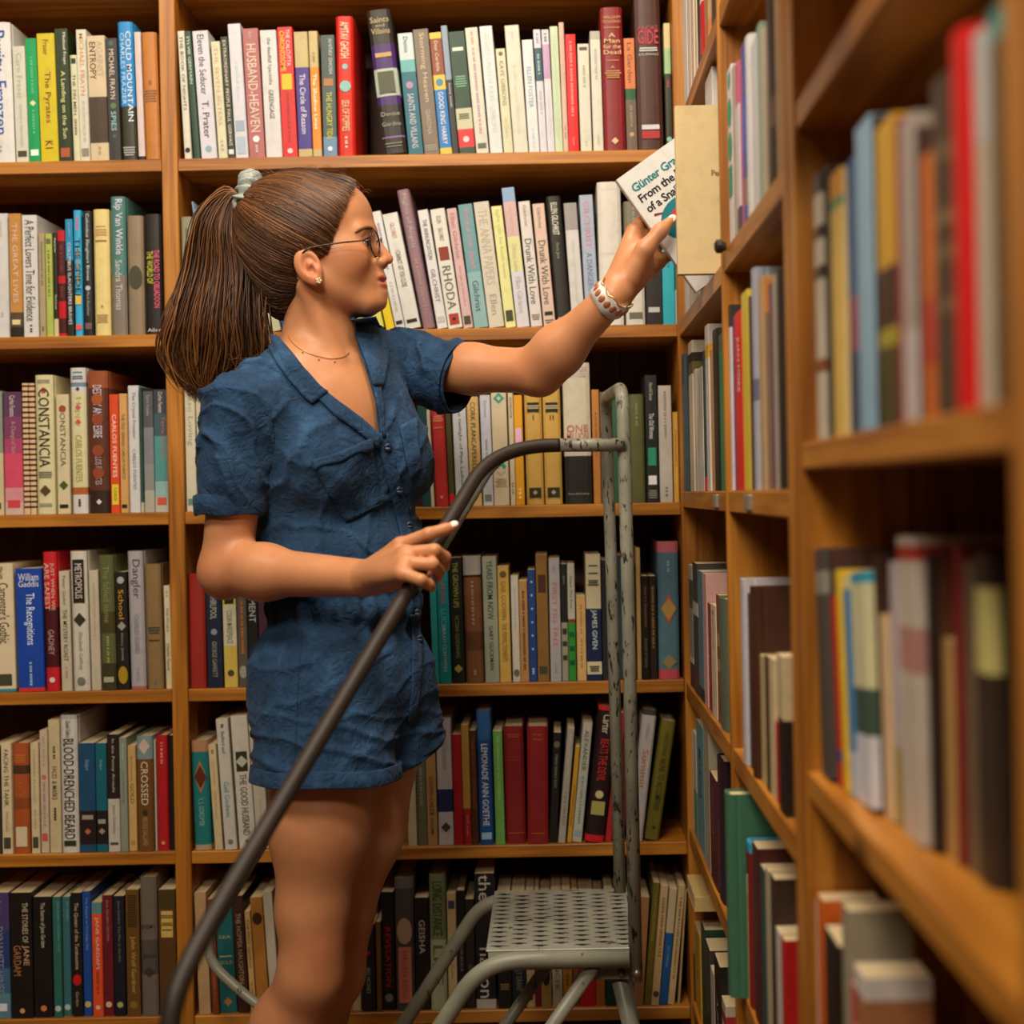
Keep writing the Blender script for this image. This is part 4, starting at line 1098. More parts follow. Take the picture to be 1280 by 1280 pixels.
# ================================================================== rolling step ladder with tall rails
def paint_mat(name, paint, under, chip=0.60, rough=0.38, scale=38):
    m, nt, b = new_mat(name)
    tc = nd(nt, 'ShaderNodeTexCoord'); mp = nd(nt, 'ShaderNodeMapping'); mp.inputs['Scale'].default_value = (1.6, 1.6, 0.5)
    n = nd(nt, 'ShaderNodeTexNoise', i_Scale=scale, i_Detail=7.0, i_Roughness=0.72)
    nt.links.new(tc.outputs['Object'], mp.inputs[0]); nt.links.new(mp.outputs[0], n.inputs['Vector'])
    r = ramp(nt, [(chip - .012, (0, 0, 0)), (chip + .012, (1, 1, 1))]); nt.links.new(n.outputs['Fac'], r.inputs[0])
    n2 = nd(nt, 'ShaderNodeTexNoise', i_Scale=14.0, i_Detail=5.0); nt.links.new(tc.outputs['Object'], n2.inputs['Vector'])
    r2 = ramp(nt, [(0.3, tuple(c * .72 for c in paint)), (0.7, tuple(min(1, c * 1.12) for c in paint))]); nt.links.new(n2.outputs['Fac'], r2.inputs[0])
    mx = nd(nt, 'ShaderNodeMix', data_type='RGBA'); nt.links.new(r.outputs[0], mx.inputs[0])
    nt.links.new(r2.outputs[0], mx.inputs[6]); mx.inputs[7].default_value = (*under, 1)
    nt.links.new(mx.outputs[2], b.inputs['Base Color'])
    inv = nd(nt, 'ShaderNodeMath', operation='SUBTRACT'); inv.inputs[0].default_value = 1.0
    nt.links.new(r.outputs[0], inv.inputs[1])
    bp = nd(nt, 'ShaderNodeBump', i_Strength=0.5, i_Distance=0.0006); nt.links.new(inv.outputs[0], bp.inputs['Height'])
    nt.links.new(bp.outputs[0], b.inputs['Normal'])
    b.inputs['Roughness'].default_value = rough; b.inputs['Metallic'].default_value = 0.0
    return m
M_paint = paint_mat('ladder_grey_paint', hexc('8d8d7c'), hexc('2a1c12'), 0.635)
M_chip = paint_mat('ladder_chipped_paint', hexc('8f8e7e'), hexc('2a1c12'), 0.575, scale=75)
M_railm = paint_mat('ladder_worn_rail', hexc('2b2019'), hexc('54493c'), 0.68, 0.55)
M_bolt = plain('bolt_steel', hexc('7c776a'), 0.35, 0.7)
M_rub = plain('rubber_foot', hexc('1b1917'), 0.7)
R1 = 0.0094
ladder = empty('step_ladder', (0.0, 2.0, 0), 'grey painted steel step ladder with a pierced step and long dark handrail', 'ladder')
def lpart(name, b, mat, parent=None, smooth=True):
    o = b.build(name, None, mat, smooth); par = parent or ladder
    o.parent = par; o.matrix_parent_inverse = Matrix.Identity(4) if parent else Matrix.Translation(-ladder.location)
    return o
def tubepart(name, pts, r, mat, n=18): return lpart(name, MB().tube(pts, r, n), mat)
# the tall loop: near post, top, far post
tubepart('post_loop', fillet([P(795, 1226, 1.955), P(784, 700, 1.965), P(778, 484, 1.975), P(757, 497, 2.235), P(764, 700, 2.23), P(776, 1150, 2.225)], 0.045, 10), R1, M_chip)
# rails
NR = [P(781, 556, 1.965), P(618, 557, 1.93), P(237, 1195, 1.30), P(206, 1282, 1.262)]
NR.append(Vector((NR[-1].x - 0.004, NR[-1].y - 0.005, 0.012)))
def cut_at(path, px):      # split a polyline where its picture x passes px
    for i in range(len(path) - 1):
        xa = CX + path[i].x * FPX / path[i].y; xb = CX + path[i + 1].x * FPX / path[i + 1].y
        if (xa - px) * (xb - px) <= 0 and xa != xb:
            q = path[i].lerp(path[i + 1], (xa - px) / (xa - xb)); return path[:i + 1] + [q], [q] + path[i + 1:]
    return path, path
nr = fillet(NR, 0.085, 12)
stub, grip = cut_at(nr, 700)
tubepart('rail_stub', stub, R1, M_chip)
tubepart('handrail', grip, R1 + 0.0002, M_railm, 20)
FR = [P(760, 556, 2.232), P(629, 557, 2.24), P(247, 1190, 2.31), P(325, 1261, 2.28), P(430, 1318, 2.24)]
FR.append(Vector((FR[-1].x + 0.16, 2.235, 0.012)))
fr = fillet(FR, 0.06, 10)
fstub, fgrip = cut_at(fr[:len(fr)], 700)
tubepart('far_handrail', fr, R1 - 0.0012, M_paint, 16)
# step plate
ZS = P(690, 1187, 1.95).z; SX0, SX1, SY0, SY1 = -0.103, 0.104, 1.952, 2.246
plate = lpart('step_plate', MB().box(SX0, SX1, SY0, SY1, ZS - 0.003, ZS, 0.001).box(SX0, SX0 + .003, SY0, SY1, ZS - 0.028, ZS - .003).box(SX1 - .003, SX1, SY0, SY1, ZS - 0.028, ZS - .003)
      .box(SX0, SX1, SY1 - .003, SY1, ZS - 0.028, ZS - .003).box(SX0, SX1, SY0, SY0 + .003, ZS - 0.028, ZS - .003), paint_mat('step_plate_paint', hexc('98978a'), hexc('4a3220'), 0.62, 0.36, 16), None, False)
# raised pierced grips: each a small hooded ridge with a slot
hood = MB(); slot = MB()
for i in range(7):
    for j in range(13):
        cx = SX0 + 0.016 + i * 0.0292; cy = SY0 + 0.016 + j * 0.0212 + (0.0106 if i % 2 else 0)
        if cy > SY1 - 0.014: continue
        L, Wd, Hh_ = 0.0118, 0.0058, 0.0015
        vs_ = []
        for a in range(7):
            u = -1 + 2 * a / 6; h = Hh_ * (1 - u * u) ** .5 if abs(u) < 1 else 0
            vs_ += [(cx + u * L, cy - Wd * .1, ZS + max(h, 0) + .0002), (cx + u * L, cy + Wd, ZS + .0002)]
        hood.add(vs_, [(2 * a, 2 * a + 2, 2 * a + 3, 2 * a + 1) for a in range(6)])
        slot.add([(cx + math.cos(k * math.pi / 6) * L * .42, cy - Wd * .36 + math.sin(k * math.pi / 6) * Wd * .26, ZS + .0003) for k in range(12)], [tuple(range(12))])
h = lpart('grip_ridges', hood, plate.data.materials[0], plate, True); h['kind'] = 'stuff'
h = lpart('grip_slots', slot, M_hole, plate, False); h['kind'] = 'stuff'
# side frame tubes, braces, legs
R2 = 0.0117
def to_floor(a, b):        # extend the line a -> b down to the floor
    d = b - a; t = (0.012 - a.z) / d.z; return a + d * t
pa, pb = P(599, 1203, 1.938), P(556, 1271, 1.938)
tubepart('side_frame', fillet([P(786, 1198, 1.938), P(622, 1200, 1.938) + Vector((-0.02, 0, 0)), to_floor(pa, pb)], 0.055, 10), R2, M_paint)
pa, pb = P(590, 1137, 2.258), P(500, 1281, 2.258)
tubepart('side_frame', fillet([Vector((SX1, 2.258, ZS - 0.014)), P(604, 1126, 2.258), to_floor(pa, pb)], 0.04, 10), R2 * .95, M_paint)
pa, pb = P(743, 1206, 1.948), P(691, 1281, 1.955)
q1 = to_floor(pa, pb); q1 = pa.lerp(q1, .62); tubepart('brace', [pa, q1], R1, M_paint)
pa, pb = P(683, 1208, 2.235), P(632, 1281, 2.235)
q2 = to_floor(pa, pb); q2 = pa.lerp(q2, .62); tubepart('brace', [pa, q2], R1, M_paint)
pa, pb = P(771, 1210, 1.985), P(788, 1282, 2.0)
tubepart('rear_leg', [pa, to_floor(pa, pb)], R2, M_paint)
r1 = pa.lerp(to_floor(pa, pb), .62); tubepart('stretcher', [q1, q1.lerp(r1, 1.0)], R1 * .9, M_paint); tubepart('stretcher', [q1, q2], R1 * .9, M_paint)
pa, pb = P(772, 1180, 2.228), P(785, 1250, 2.235)
tubepart('rear_leg', [pa, to_floor(pa, pb)], R2, M_paint)
c0, c1 = P(742, 1209, 1.962), P(798, 1225, 1.962)
lpart('bracket', MB().box(c0.x, c1.x, 1.966, 1.970, c1.z, c0.z, 0.0006), M_paint, None, False)
for px, py, yy in ((777, 1216, 1.964), (796, 1217, 1.945)):
    q = P(px, py, yy)
    lpart('bolt', MB().tube([q + Vector((0, .004, 0)), q, q - Vector((0, .0035, 0)), q - Vector((0, .005, 0))], 0, 12, True, [.0055, .0055, .005, .002]), M_bolt)
for o in [c for c in ladder.children if c.name.split('.')[0] in ('side_frame', 'rear_leg', 'handrail', 'far_handrail')]:
    q = min((v.co for v in o.data.vertices), key=lambda c: c.z)
    e = [v.co for v in o.data.vertices if v.co.z < q.z + 0.02]
    cc = sum((Vector(x) for x in e), Vector()) / len(e)
    lpart('foot_cap', MB().tube([(cc.x, cc.y, 0.0008), (cc.x, cc.y, 0.03)], 0.0155, 14), M_rub)
# ================================================================== the woman
# ---- a small signed-distance toolkit: smooth unions of tapered limbs and ellipsoids, meshed with surface nets
BIG = 0.2
class Field:
    def __init__(self, lo, hi, h):
        self.lo = np.array(lo, np.float32); self.h = h
        self.n = np.ceil((np.array(hi) - np.array(lo)) / h).astype(int) + 1
        self.d = np.full(self.n, BIG, np.float32)
        self.ax = [self.lo[i] + h * np.arange(self.n[i], dtype=np.float32) for i in range(3)]
    def win(self, lo, hi):
        a = np.clip(np.floor((np.array(lo) - self.lo) / self.h).astype(int), 0, self.n)
        b = np.clip(np.ceil((np.array(hi) - self.lo) / self.h).astype(int) + 1, 0, self.n)
        return tuple(slice(int(x), int(y)) for x, y in zip(a, b))
    def apply(self, prim):
        kind, dat, k, op = prim
        lo, hi = bounds(kind, dat); m = k + 3 * self.h + 0.004
        s = self.win(lo - m, hi + m)
        if any(q.stop - q.start <= 0 for q in s): return
        X = self.ax[0][s[0]][:, None, None]; Y = self.ax[1][s[1]][None, :, None]; Z = self.ax[2][s[2]][None, None, :]
        d = evalp(kind, dat, X, Y, Z); c = self.d[s]
        if op == 'add':
            h = np.clip(0.5 + 0.5 * (c - d) / k, 0, 1) if k > 0 else (c > d).astype(np.float32)
            self.d[s] = c * (1 - h) + d * h - k * h * (1 - h)
        else:
            h = np.clip(0.5 - 0.5 * (c + d) / k, 0, 1)
            self.d[s] = c * (1 - h) - d * h + k * h * (1 - h)
    def mesh(self):
        d = self.d; s = d < 0
        nx, ny, nz = s.shape
        cnt = np.zeros((nx - 1, ny - 1, nz - 1), np.int8)
        for i in (0, 1):
            for j in (0, 1):
                for k in (0, 1): cnt += s[i:nx - 1 + i, j:ny - 1 + j, k:nz - 1 + k]
        act = (cnt > 0) & (cnt < 8)
        I = np.argwhere(act)
        vid = np.full(act.shape, -1, np.int64); vid[act] = np.arange(len(I))
        C = np.array([(i, j, k) for i in (0, 1) for j in (0, 1) for k in (0, 1)])
        V = np.stack([d[I[:, 0] + c[0], I[:, 1] + c[1], I[:, 2] + c[2]] for c in C], 1)
        acc = np.zeros((len(I), 3), np.float64); w = np.zeros(len(I))
        for a in range(8):
            for b in range(a + 1, 8):
                if np.abs(C[a] - C[b]).sum() != 1: continue
                va, vb = V[:, a], V[:, b]; m = (va < 0) != (vb < 0)
                t = np.where(m, va / np.where(m, va - vb, 1), 0)
                p = C[a][None] + (C[b] - C[a])[None] * t[:, None]
                acc[m] += p[m]; w[m] += 1
        P_ = (I + acc / w[:, None]) * self.h + self.lo
        quads = []
        for ax in range(3):
            a = [slice(None)] * 3; b = [slice(None)] * 3
            a[ax] = slice(0, -1); b[ax] = slice(1, None)
            s0, s1 = s[tuple(a)], s[tuple(b)]
            E = np.argwhere(s0 != s1)
            u, v = (ax + 1) % 3, (ax + 2) % 3
            ok = (E[:, u] > 0) & (E[:, v] > 0) & (E[:, u] < s.shape[u] - 1) & (E[:, v] < s.shape[v] - 1)
            E = E[ok]
            flip = ~s0[E[:, 0], E[:, 1], E[:, 2]]
            du = np.zeros(3, int); du[u] = 1; dv = np.zeros(3, int); dv[v] = 1
            q = [E - du - dv, E - dv, E, E - du]
            q = np.stack([vid[x[:, 0], x[:, 1], x[:, 2]] for x in q], 1)
            q[flip] = q[flip][:, ::-1]
            quads.append(q)
        return P_, np.concatenate(quads)
def bounds(kind, d):
    if kind == 'cone':
        a, b, ra, rb = d; r = max(ra, rb)
        return np.minimum(a, b) - r, np.maximum(a, b) + r
    c, R, M = d; e = np.abs(M) @ R
    return c - e, c + e
def evalp(kind, dat, X, Y, Z):
    if kind == 'cone':
        a, b, ra, rb = dat; ab = b - a; L2 = float(ab @ ab)
        px, py, pz = X - a[0], Y - a[1], Z - a[2]
        t = np.clip((px * ab[0] + py * ab[1] + pz * ab[2]) / L2, 0, 1)
        dx, dy, dz = px - t * ab[0], py - t * ab[1], pz - t * ab[2]
        return (np.sqrt(dx * dx + dy * dy + dz * dz) - (ra + (rb - ra) * t)).astype(np.float32)
    c, R, M = dat
    px, py, pz = X - c[0], Y - c[1], Z - c[2]
    q = [(px * M[0, i] + py * M[1, i] + pz * M[2, i]) / R[i] for i in range(3)]
    k0 = np.sqrt(q[0] ** 2 + q[1] ** 2 + q[2] ** 2) + 1e-9
    k1 = np.sqrt((q[0] / R[0]) ** 2 + (q[1] / R[1]) ** 2 + (q[2] / R[2]) ** 2) + 1e-9
    return (k0 * (k0 - 1) / k1).astype(np.float32)
def A(v): return np.array(v, np.float64)
def cone(a, b, ra, rb, k=0.012, op='add'): return ('cone', (A(a), A(b), ra, rb), k, op)
def ell3(c, R, M=None, k=0.012, op='add'): return ('ell', (A(c), A(R), np.eye(3) if M is None else A(M)), k, op)
def chain(pts, rs, k=0.008): return [cone(pts[i], pts[i + 1], rs[i], rs[i + 1], k) for i in range(len(pts) - 1)]
def smooth_mesh(V, Q, it=2, lam=0.5):
    n = len(V)
    e = np.concatenate([Q[:, [i, (i + 1) % Q.shape[1]]] for i in range(Q.shape[1])]); e = np.concatenate([e, e[:, ::-1]])
    deg = np.bincount(e[:, 0], minlength=n).astype(float); deg[deg == 0] = 1
    for _ in range(it):
        S = np.stack([np.bincount(e[:, 0], V[e[:, 1], k], n) for k in range(3)], 1) / deg[:, None]
        V = V + lam * (S - V)
    return V
def normals(V, Q):
    n = np.zeros_like(V)
    f = np.cross(V[Q[:, 2]] - V[Q[:, 0]], V[Q[:, 3]] - V[Q[:, 1]]) if Q.shape[1] == 4 else np.cross(V[Q[:, 1]] - V[Q[:, 0]], V[Q[:, 2]] - V[Q[:, 0]])
    for i in range(Q.shape[1]):
        for k in range(3): n[:, k] += np.bincount(Q[:, i], f[:, k], len(V))
    return n / (np.linalg.norm(n, axis=1, keepdims=True) + 1e-12)
def sdf_mesh(prims, h, it=2, lo=None, hi=None):
    bs = [bounds(p[0], p[1]) for p in prims if p[3] == 'add']
    l = np.min([b[0] for b in bs], 0) - 0.012; u = np.max([b[1] for b in bs], 0) + 0.012
    if lo is not None: l = np.maximum(l, lo)
    if hi is not None: u = np.minimum(u, hi)
    F = Field(l, u, h)
    for p in prims: F.apply(p)
    V, Q = F.mesh()
    return smooth_mesh(V, Q, it), Q
def np_mesh(name, V, Q):
    me = bpy.data.meshes.new(name)
    k = Q.shape[1]
    me.vertices.add(len(V)); me.vertices.foreach_set('co', np.ascontiguousarray(V, np.float32).ravel())
    me.loops.add(len(Q) * k); me.loops.foreach_set('vertex_index', np.ascontiguousarray(Q, np.int32).ravel())
    me.polygons.add(len(Q)); me.polygons.foreach_set('loop_start', np.arange(0, len(Q) * k, k, dtype=np.int32))
    me.update(calc_edges=True)
    me.polygons.foreach_set('use_smooth', np.ones(len(Q), bool))
    return me
def clip(V, T, g):
    """keep the part of a triangle mesh where g(vertex) > 0, cut cleanly along g = 0"""
    gv = g
    keep = gv > 0
    s = keep[T].sum(1)
    out = [T[s == 3]]
    newV = []; cache = {}; n = len(V)
    def cut(a, b):
        key = (a, b) if a < b else (b, a)
        if key not in cache:
            t = gv[a] / (gv[a] - gv[b]); cache[key] = n + len(newV); newV.append(V[a] + t * (V[b] - V[a]))
        return cache[key]
    ex = []
    for tri in T[(s == 1) | (s == 2)]:
        k = keep[tri]
        for r in range(3):
            t = np.roll(tri, -r); kk = np.roll(k, -r)
            if kk[0] and not kk[1] and not kk[2]:
                ex.append((t[0], cut(t[0], t[1]), cut(t[0], t[2]))); break
            if kk[0] and kk[1] and not kk[2]:
                c1, c2 = cut(t[1], t[2]), cut(t[0], t[2]); ex += [(t[0], t[1], c1), (t[0], c1, c2)]; break
    if ex: out.append(np.array(ex))
    T2 = np.concatenate(out); V2 = np.concatenate([V, np.array(newV)]) if newV else V
    used = np.unique(T2); mp = np.full(len(V2), -1); mp[used] = np.arange(len(used))
    return V2[used], mp[T2]
def tri(Q): return np.concatenate([Q[:, [0, 1, 2]], Q[:, [0, 2, 3]]])
# cheap smooth noise for folds and strands
def vnoise(p, seed):
    r = np.random.default_rng(seed); out = np.zeros(len(p)); a = 1.0
    for o in range(4):
        for _ in range(3):
            w = r.normal(size=3); w /= np.linalg.norm(w)
            out += a * np.sin(p @ w * (2 ** o) * 2.2 + r.uniform(0, 6.28)) / 3
        a *= 0.55
    return out

# ---- pose: joints as (picture x, picture y, distance)
woman = empty('person', (P(400, 900, 2.03).x, 2.03, 0), 'woman in a blue romper with a ponytail reaching for a white book', 'person')
def wpart(name, me, mat, parent=None, smooth=True):
    o = mobj(name, me, None, mat, smooth)
    par = parent or woman
    o.parent = par
    o.matrix_parent_inverse = Matrix.Translation(-woman.location) if parent is None else Matrix.Identity(4)
    return o
a45 = math.radians(45)
TF = Vector((math.cos(a45), -math.sin(a45), 0)); TL_ = Vector((math.sin(a45), math.cos(a45), 0)); ZU = Vector((0, 0, 1))
TM = np.array([TF, TL_, ZU]).T            # columns: forward, left, up of the torso
hy = math.radians(1.0)
HF = Vector((math.cos(hy), -math.sin(hy), 0)); HL = Vector((math.sin(hy), math.cos(hy), 0))
HM = np.array([HF, HL, ZU]).T
HY = 2.04; HO = P(385, 300, HY)
_cam = Vector((0, 0, EYE))
def Hd(px, py, lat=0.0):
    """point of the head seen at (px, py) at lateral offset lat from its mid plane (near side negative); far side is its mirror image"""
    d = P(px, py, 1.0) - _cam
    t = (-abs(lat) - (_cam - HO).dot(HL)) / d.dot(HL)
    p = _cam + d * t
    return p if lat <= 0 else p + HL * (2 * abs(lat))

J = dict(neck=P(402, 446, 2.05), rs=P(303, 508, 1.945), re=P(283, 712, 1.945), rw=P(457, 723, 1.815),
         ls=P(512, 458, 2.165), le=P(672, 464, 2.065), lw=P(766, 371, 1.985),
         rh=P(404, 880, 1.985), rk=P(388, 1182, 1.975), ra=P(318, 1545, 2.06),
         lh=P(472, 880, 2.105), lk=P(416, 1185, 2.095), la=P(352, 1510, 2.16))
J['ra'].z = 0.085; J['la'].z = 0.085

head = [
    ell3(Hd(381, 294), (.0905, .073, .0835), HM, .01),
    ell3(Hd(431, 277), (.0400, .056, .052), HM, .02),
    ell3(Hd(428, 327), (.0430, .058, .062), HM, .02),
    ell3(Hd(424, 352), (.0500, .0515, .038), HM, .025),
    ell3(Hd(458, 374), (.0210, .025, .0165), HM, .016),
    ell3(Hd(472.3, 376.5), (.0135, .0165, .0140), HM, .010),
    ell3(Hd(463, 352), (.0160, .026, .026), HM, .014),
]
for s in (-1, 1):
    head += [cone(Hd(394, 350, s * .049), Hd(455, 380, s * .019), .0145, .0125, .018),
             ell3(Hd(438, 320, s * .043), (.024, .013, .020), HM, .025),
             cone(Hd(461, 289, s * .008), Hd(449, 288, s * .042), .0080, .0080, .014)]
head += [cone(Hd(464.5, 297), Hd(484, 323), .0062, .0070, .009), cone(Hd(474, 312), Hd(485.6, 324.3), .0066, .0060, .006)]
for s in (-1, 1):
    head += [ell3(Hd(474.5, 328.0, s * .0105), (.0095, .0062, .0068), HM, .006),
             ell3(Hd(464, 303.5, s * .034), (.0105, .0145, .0085), HM, .010, 'sub')]
head += [ell3(Hd(471, 344), (.0115, .015, .010), HM, .008),
         ell3(Hd(476.4, 347.8), (.0078, .0185, .0048), HM, .005), ell3(Hd(477.4, 357.4), (.0080, .0165, .0052), HM, .005),
         ell3(Hd(481, 352.3), (.0110, .026, .0010), HM, .0022, 'sub'),
         ell3(Hd(474, 366.5), (.0115, .014, .007), HM, .008)]
for s in (-1, 1):      # eyelids over the eyeball
    head += [ell3(Hd(451.5, 303.5, s * .0310), (.0122, .0135, .0110), HM, .006),
             ell3(Hd(461.5, 303.8, s * .0345), (.0095, .0165, .0046), HM, .0012, 'sub')]
    # ear
    er = Matrix.Rotation(math.radians(-24), 3, HL)
    em = np.array(er) @ HM
    head += [ell3(Hd(385, 333, s * .0735), (.0185, .0070, .0270), em, .005), ell3(Hd(387, 330.5, s * .0815), (.0125, .0075, .0180), em, .0025, 'sub'),
             ell3(Hd(389, 334, s * .0755), (.0060, .0045, .0110), em, .003), ell3(Hd(391, 337, s * .0800), (.0050, .0060, .0065), em, .003, 'sub'), ell3(Hd(397, 338, s * .0750), (.0040, .0050, .0065), em, .004), ell3(Hd(395, 350.5, s * .0745), (.0075, .0055, .0075), em, .006)]
neck_c = [cone(Hd(396, 352), J['neck'] + Vector((-.004, 0, -.004)), .047, .050, .022),
          cone(Hd(410, 368), P(403, 445, 2.045), .030, .037, .022)]
def T(px, py, Y, f=0, l=0): return P(px, py, Y) + TF * f + TL_ * l
chest0 = P(408, 545, 2.055)
notch = J['neck'] + TF * .050 + ZU * -.012
bust = [ell3(chest0, (.100, .140, .135), TM, .03),
        cone(J['neck'] + ZU * .015, J['rs'] + Vector((.020, 0, .004)), .040, .030, .03),
        cone(J['neck'] + ZU * .012, J['ls'] + Vector((-.02, 0, -.008)), .040, .030, .03),
        cone(notch + TL_ * -.014, J['rs'] + TF * .010 + ZU * .004 + TL_ * .05, .0100, .0090, .016),
        cone(notch + TL_ * .014, J['ls'] + TF * .010 - ZU * .012 - TL_ * .05, .0100, .0090, .016),
        cone(Hd(382, 358, -.046), notch + TL_ * -.012, .0115, .008, .014),
        cone(Hd(382, 358, .046), notch + TL_ * .012, .0115, .008, .014)]
headgroup = bust[:3] + neck_c + head[:] + bust[3:]
core = [ell3(P(412, 560, 2.055), (.092, .132, .15), TM, .03), ell3(P(424, 700, 2.055), (.085, .112, .13), TM, .04),
        ell3(P(430, 850, 2.05), (.098, .135, .11), TM, .05)]
def leg(hp, kn, an, s):
    mid = (hp + kn) / 2 + TF * .006
    calf = kn.lerp(an, .30) - TF * .014
    toe = an + TF * .13; toe.z = 0.03
    kd = (kn - hp).normalized()
    ps = [cone(hp, mid, .080, .0655, .03), cone(mid, kn - kd * .05, .0655, .0480, .03), cone(kn - kd * .05, kn + ZU * -.04, .0480, .0430, .02),
          ell3(kn + TF * .020, (.026, .029, .034), TM, .02),
          cone(kn - ZU * .04, calf, .0430, .0470, .02), cone(calf, an, .0470, .030, .03), cone(an, toe, .034, .026, .02), cone(an, an - TF * .035 - ZU * .04, .033, .03, .02)]
    return ps
core += leg(J['rh'], J['rk'], J['ra'], -1) + leg(J['lh'], J['lk'], J['la'], 1)

# ---- arms and hands
def arm(sh, el, wr, r):
    ua = sh.lerp(el, .5); fa = el.lerp(wr, .28)
    return [cone(sh, ua, r[0], r[1], .02), cone(ua, el, r[1], r[2], .02), cone(el, fa, r[2], r[3], .02), cone(fa, wr, r[3], r[4], .03)]
RF = 0.0078
rail_dir = (NR[1] - NR[2]).normalized()
armR = arm(J['rs'], J['re'], J['rw'], (.043, .0365, .0335, .0330, .0240))
armR += [ell3(J['re'] + Vector((-.004, .004, -.008)), (.027, .027, .027), None, .02)]
def H_(px, py, Y): return P(px, py, Y)
# right hand: back of the hand to us, index straight along the rail, three fingers closing over it
kn = [H_(501, 682, 1.754), H_(507, 692, 1.716), H_(507, 704, 1.697), H_(504, 717, 1.684)]
wr = J['rw']
for q, rr in zip(kn, (.0122, .0120, .0116, .0110)):
    armR.append(cone(wr.lerp(q, .12), q, .0165, rr - .0006, .010))
armR.append(ell3(H_(485, 718, 1.7860), (.036, .012, .022), np.array(Matrix.Rotation(math.radians(-16), 3, 'Y') @ Matrix.Rotation(math.radians(-28), 3, 'Z')), .014))
fingersR = [chain([kn[0], H_(536, 667.5, 1.738), H_(556, 661.5, 1.747), H_(568, 657.5, 1.751)], (.0096, .0082, .0072, .0060), .003),
            chain([kn[1], H_(543, 688, 1.704), H_(556, 697, 1.722), H_(555.5, 708, 1.742)], (.0092, .0082, .0076, .0066), .003),
            chain([kn[2], H_(540.5, 705, 1.694), H_(549, 714, 1.720), H_(546.5, 722.5, 1.738)], (.0090, .0080, .0074, .0064), .003),
            chain([kn[3], H_(526, 725, 1.672), H_(535.5, 730.5, 1.683), H_(540, 735, 1.696)], (.0084, .0072, .0066, .0056), .003)]
thumbR = chain([wr.lerp(kn[0], .30) + Vector((.004, .004, .0)), H_(500, 712, 1.7860), H_(522, 722, 1.7960), H_(534, 716, 1.8020)], (.0130, .0115, .0095, .0075), .008)
for c in fingersR: armR += c
armR += thumbR

armL = arm(J['ls'], J['le'], J['lw'], (.038, .0350, .0320, .0325, .0230))
armL += [ell3(J['le'] + Vector((.006, .0, -.008)), (.021, .021, .020), None, .02)]
lw = J['lw']
# left hand: thumb on the front cover, palm below the spine, fingers behind the book
pal = [H_(792, 290, 2.022), H_(804, 297, 2.036), H_(815, 311, 2.040), H_(823, 328, 2.034)]
for q, rr in zip(pal, (.0120, .0120, .0116, .0108)):
    armL.append(cone(lw.lerp(q, .15), q, .0175, rr, .014))
armL.append(ell3(H_(795, 330, 2.000), (.023, .015, .034), np.array(Matrix.Rotation(math.radians(24), 3, 'Y')), .014))
fingersL = [chain([pal[0], H_(806, 270, 2.040), H_(835, 262, 2.036), H_(852, 262, 2.031)], (.0100, .0086, .0078, .0066), .004),
            chain([pal[1], H_(826, 277, 2.046), H_(850, 277, 2.036), H_(866, 281, 2.031)], (.0100, .0088, .0080, .0068), .004),
            chain([pal[2], H_(836, 297, 2.048), H_(858, 298, 2.038), H_(871, 304, 2.031)], (.0096, .0086, .0078, .0066), .004),
            chain([pal[3], H_(838, 318, 2.044), H_(852, 321, 2.036), H_(862, 326, 2.031)], (.0090, .0076, .0070, .0060), .004)]
thumbL = chain([H_(788, 345, 1.986), H_(806, 312, 1.975), H_(825, 289, 1.9775), H_(840, 274.5, 1.9835)], (.0175, .0125, .0100, .0068), .008)
for c in fingersL: armL += c
armL += thumbL

groups = [sdf_mesh(headgroup, .0022, 1, lo=np.array((-9, -9, P(410, 600, 2.05).z))), sdf_mesh(core, .006, 2), sdf_mesh(armR, .0022, 1), sdf_mesh(armL, .0022, 1)]
Vs, Qs, off = [], [], 0
for V, Q in groups:
    Vs.append(V); Qs.append(Q + off); off += len(V)
BV, BQ = np.concatenate(Vs), np.concatenate(Qs)
body_me = np_mesh('body', BV, BQ)
# skin tones: lips, flush on cheeks, ears, knuckles, knees and elbows
col = np.tile(np.array([*hexc('c88a60')]), (len(BV), 1))
def stain(c, r, tone, s=1.0, soft=True):
    global col
    q = np.linalg.norm((BV - A(c)) / A(r), axis=1)
    w = np.clip(1.3 - q, 0, 1) if soft else np.clip((1.06 - q) / .12, 0, 1)
    w = (w * s)[:, None]; col = col * (1 - w) + np.array(hexc(tone))[None] * w
for c, r, s in ((Hd(442, 325, -.045), (.03, .03, .022), .4), (Hd(387, 340, -.078), (.02, .02, .03), .55), (J['rk'] + TF * .04, (.05, .05, .05), .3), (J['lk'] + TF * .04, (.05, .05, .05), .3),
                (J['re'], (.05, .05, .05), .25), (J['le'], (.045, .045, .045), .25), (Hd(486, 323), (.014, .014, .012), .3)):
    stain(c, r, 'c4683f', s)
for q in kn + pal + [c[1][1][1] for c in fingersR]: stain(q, (.012, .012, .012), 'c9764e', .35)
def lipstain(px, py, rx, rz):
    global col
    d = BV - A(Hd(px, py)); loc = d @ HM
    q = np.sqrt((loc[:, 0] / rx) ** 2 + (loc[:, 1] / .0215) ** 2 + (loc[:, 2] / rz) ** 2)
    w = np.clip((1.1 - q) / .25, 0, 1)[:, None]; col = col * (1 - w) + np.array(hexc('b86350'))[None] * w
lipstain(480, 348.2, .010, .0050); lipstain(481, 357.4, .010, .0062)
ca = body_me.color_attributes.new('tone', 'FLOAT_COLOR', 'POINT')
ca.data.foreach_set('color', np.concatenate([col, np.ones((len(col), 1))], 1).astype(np.float32).ravel())
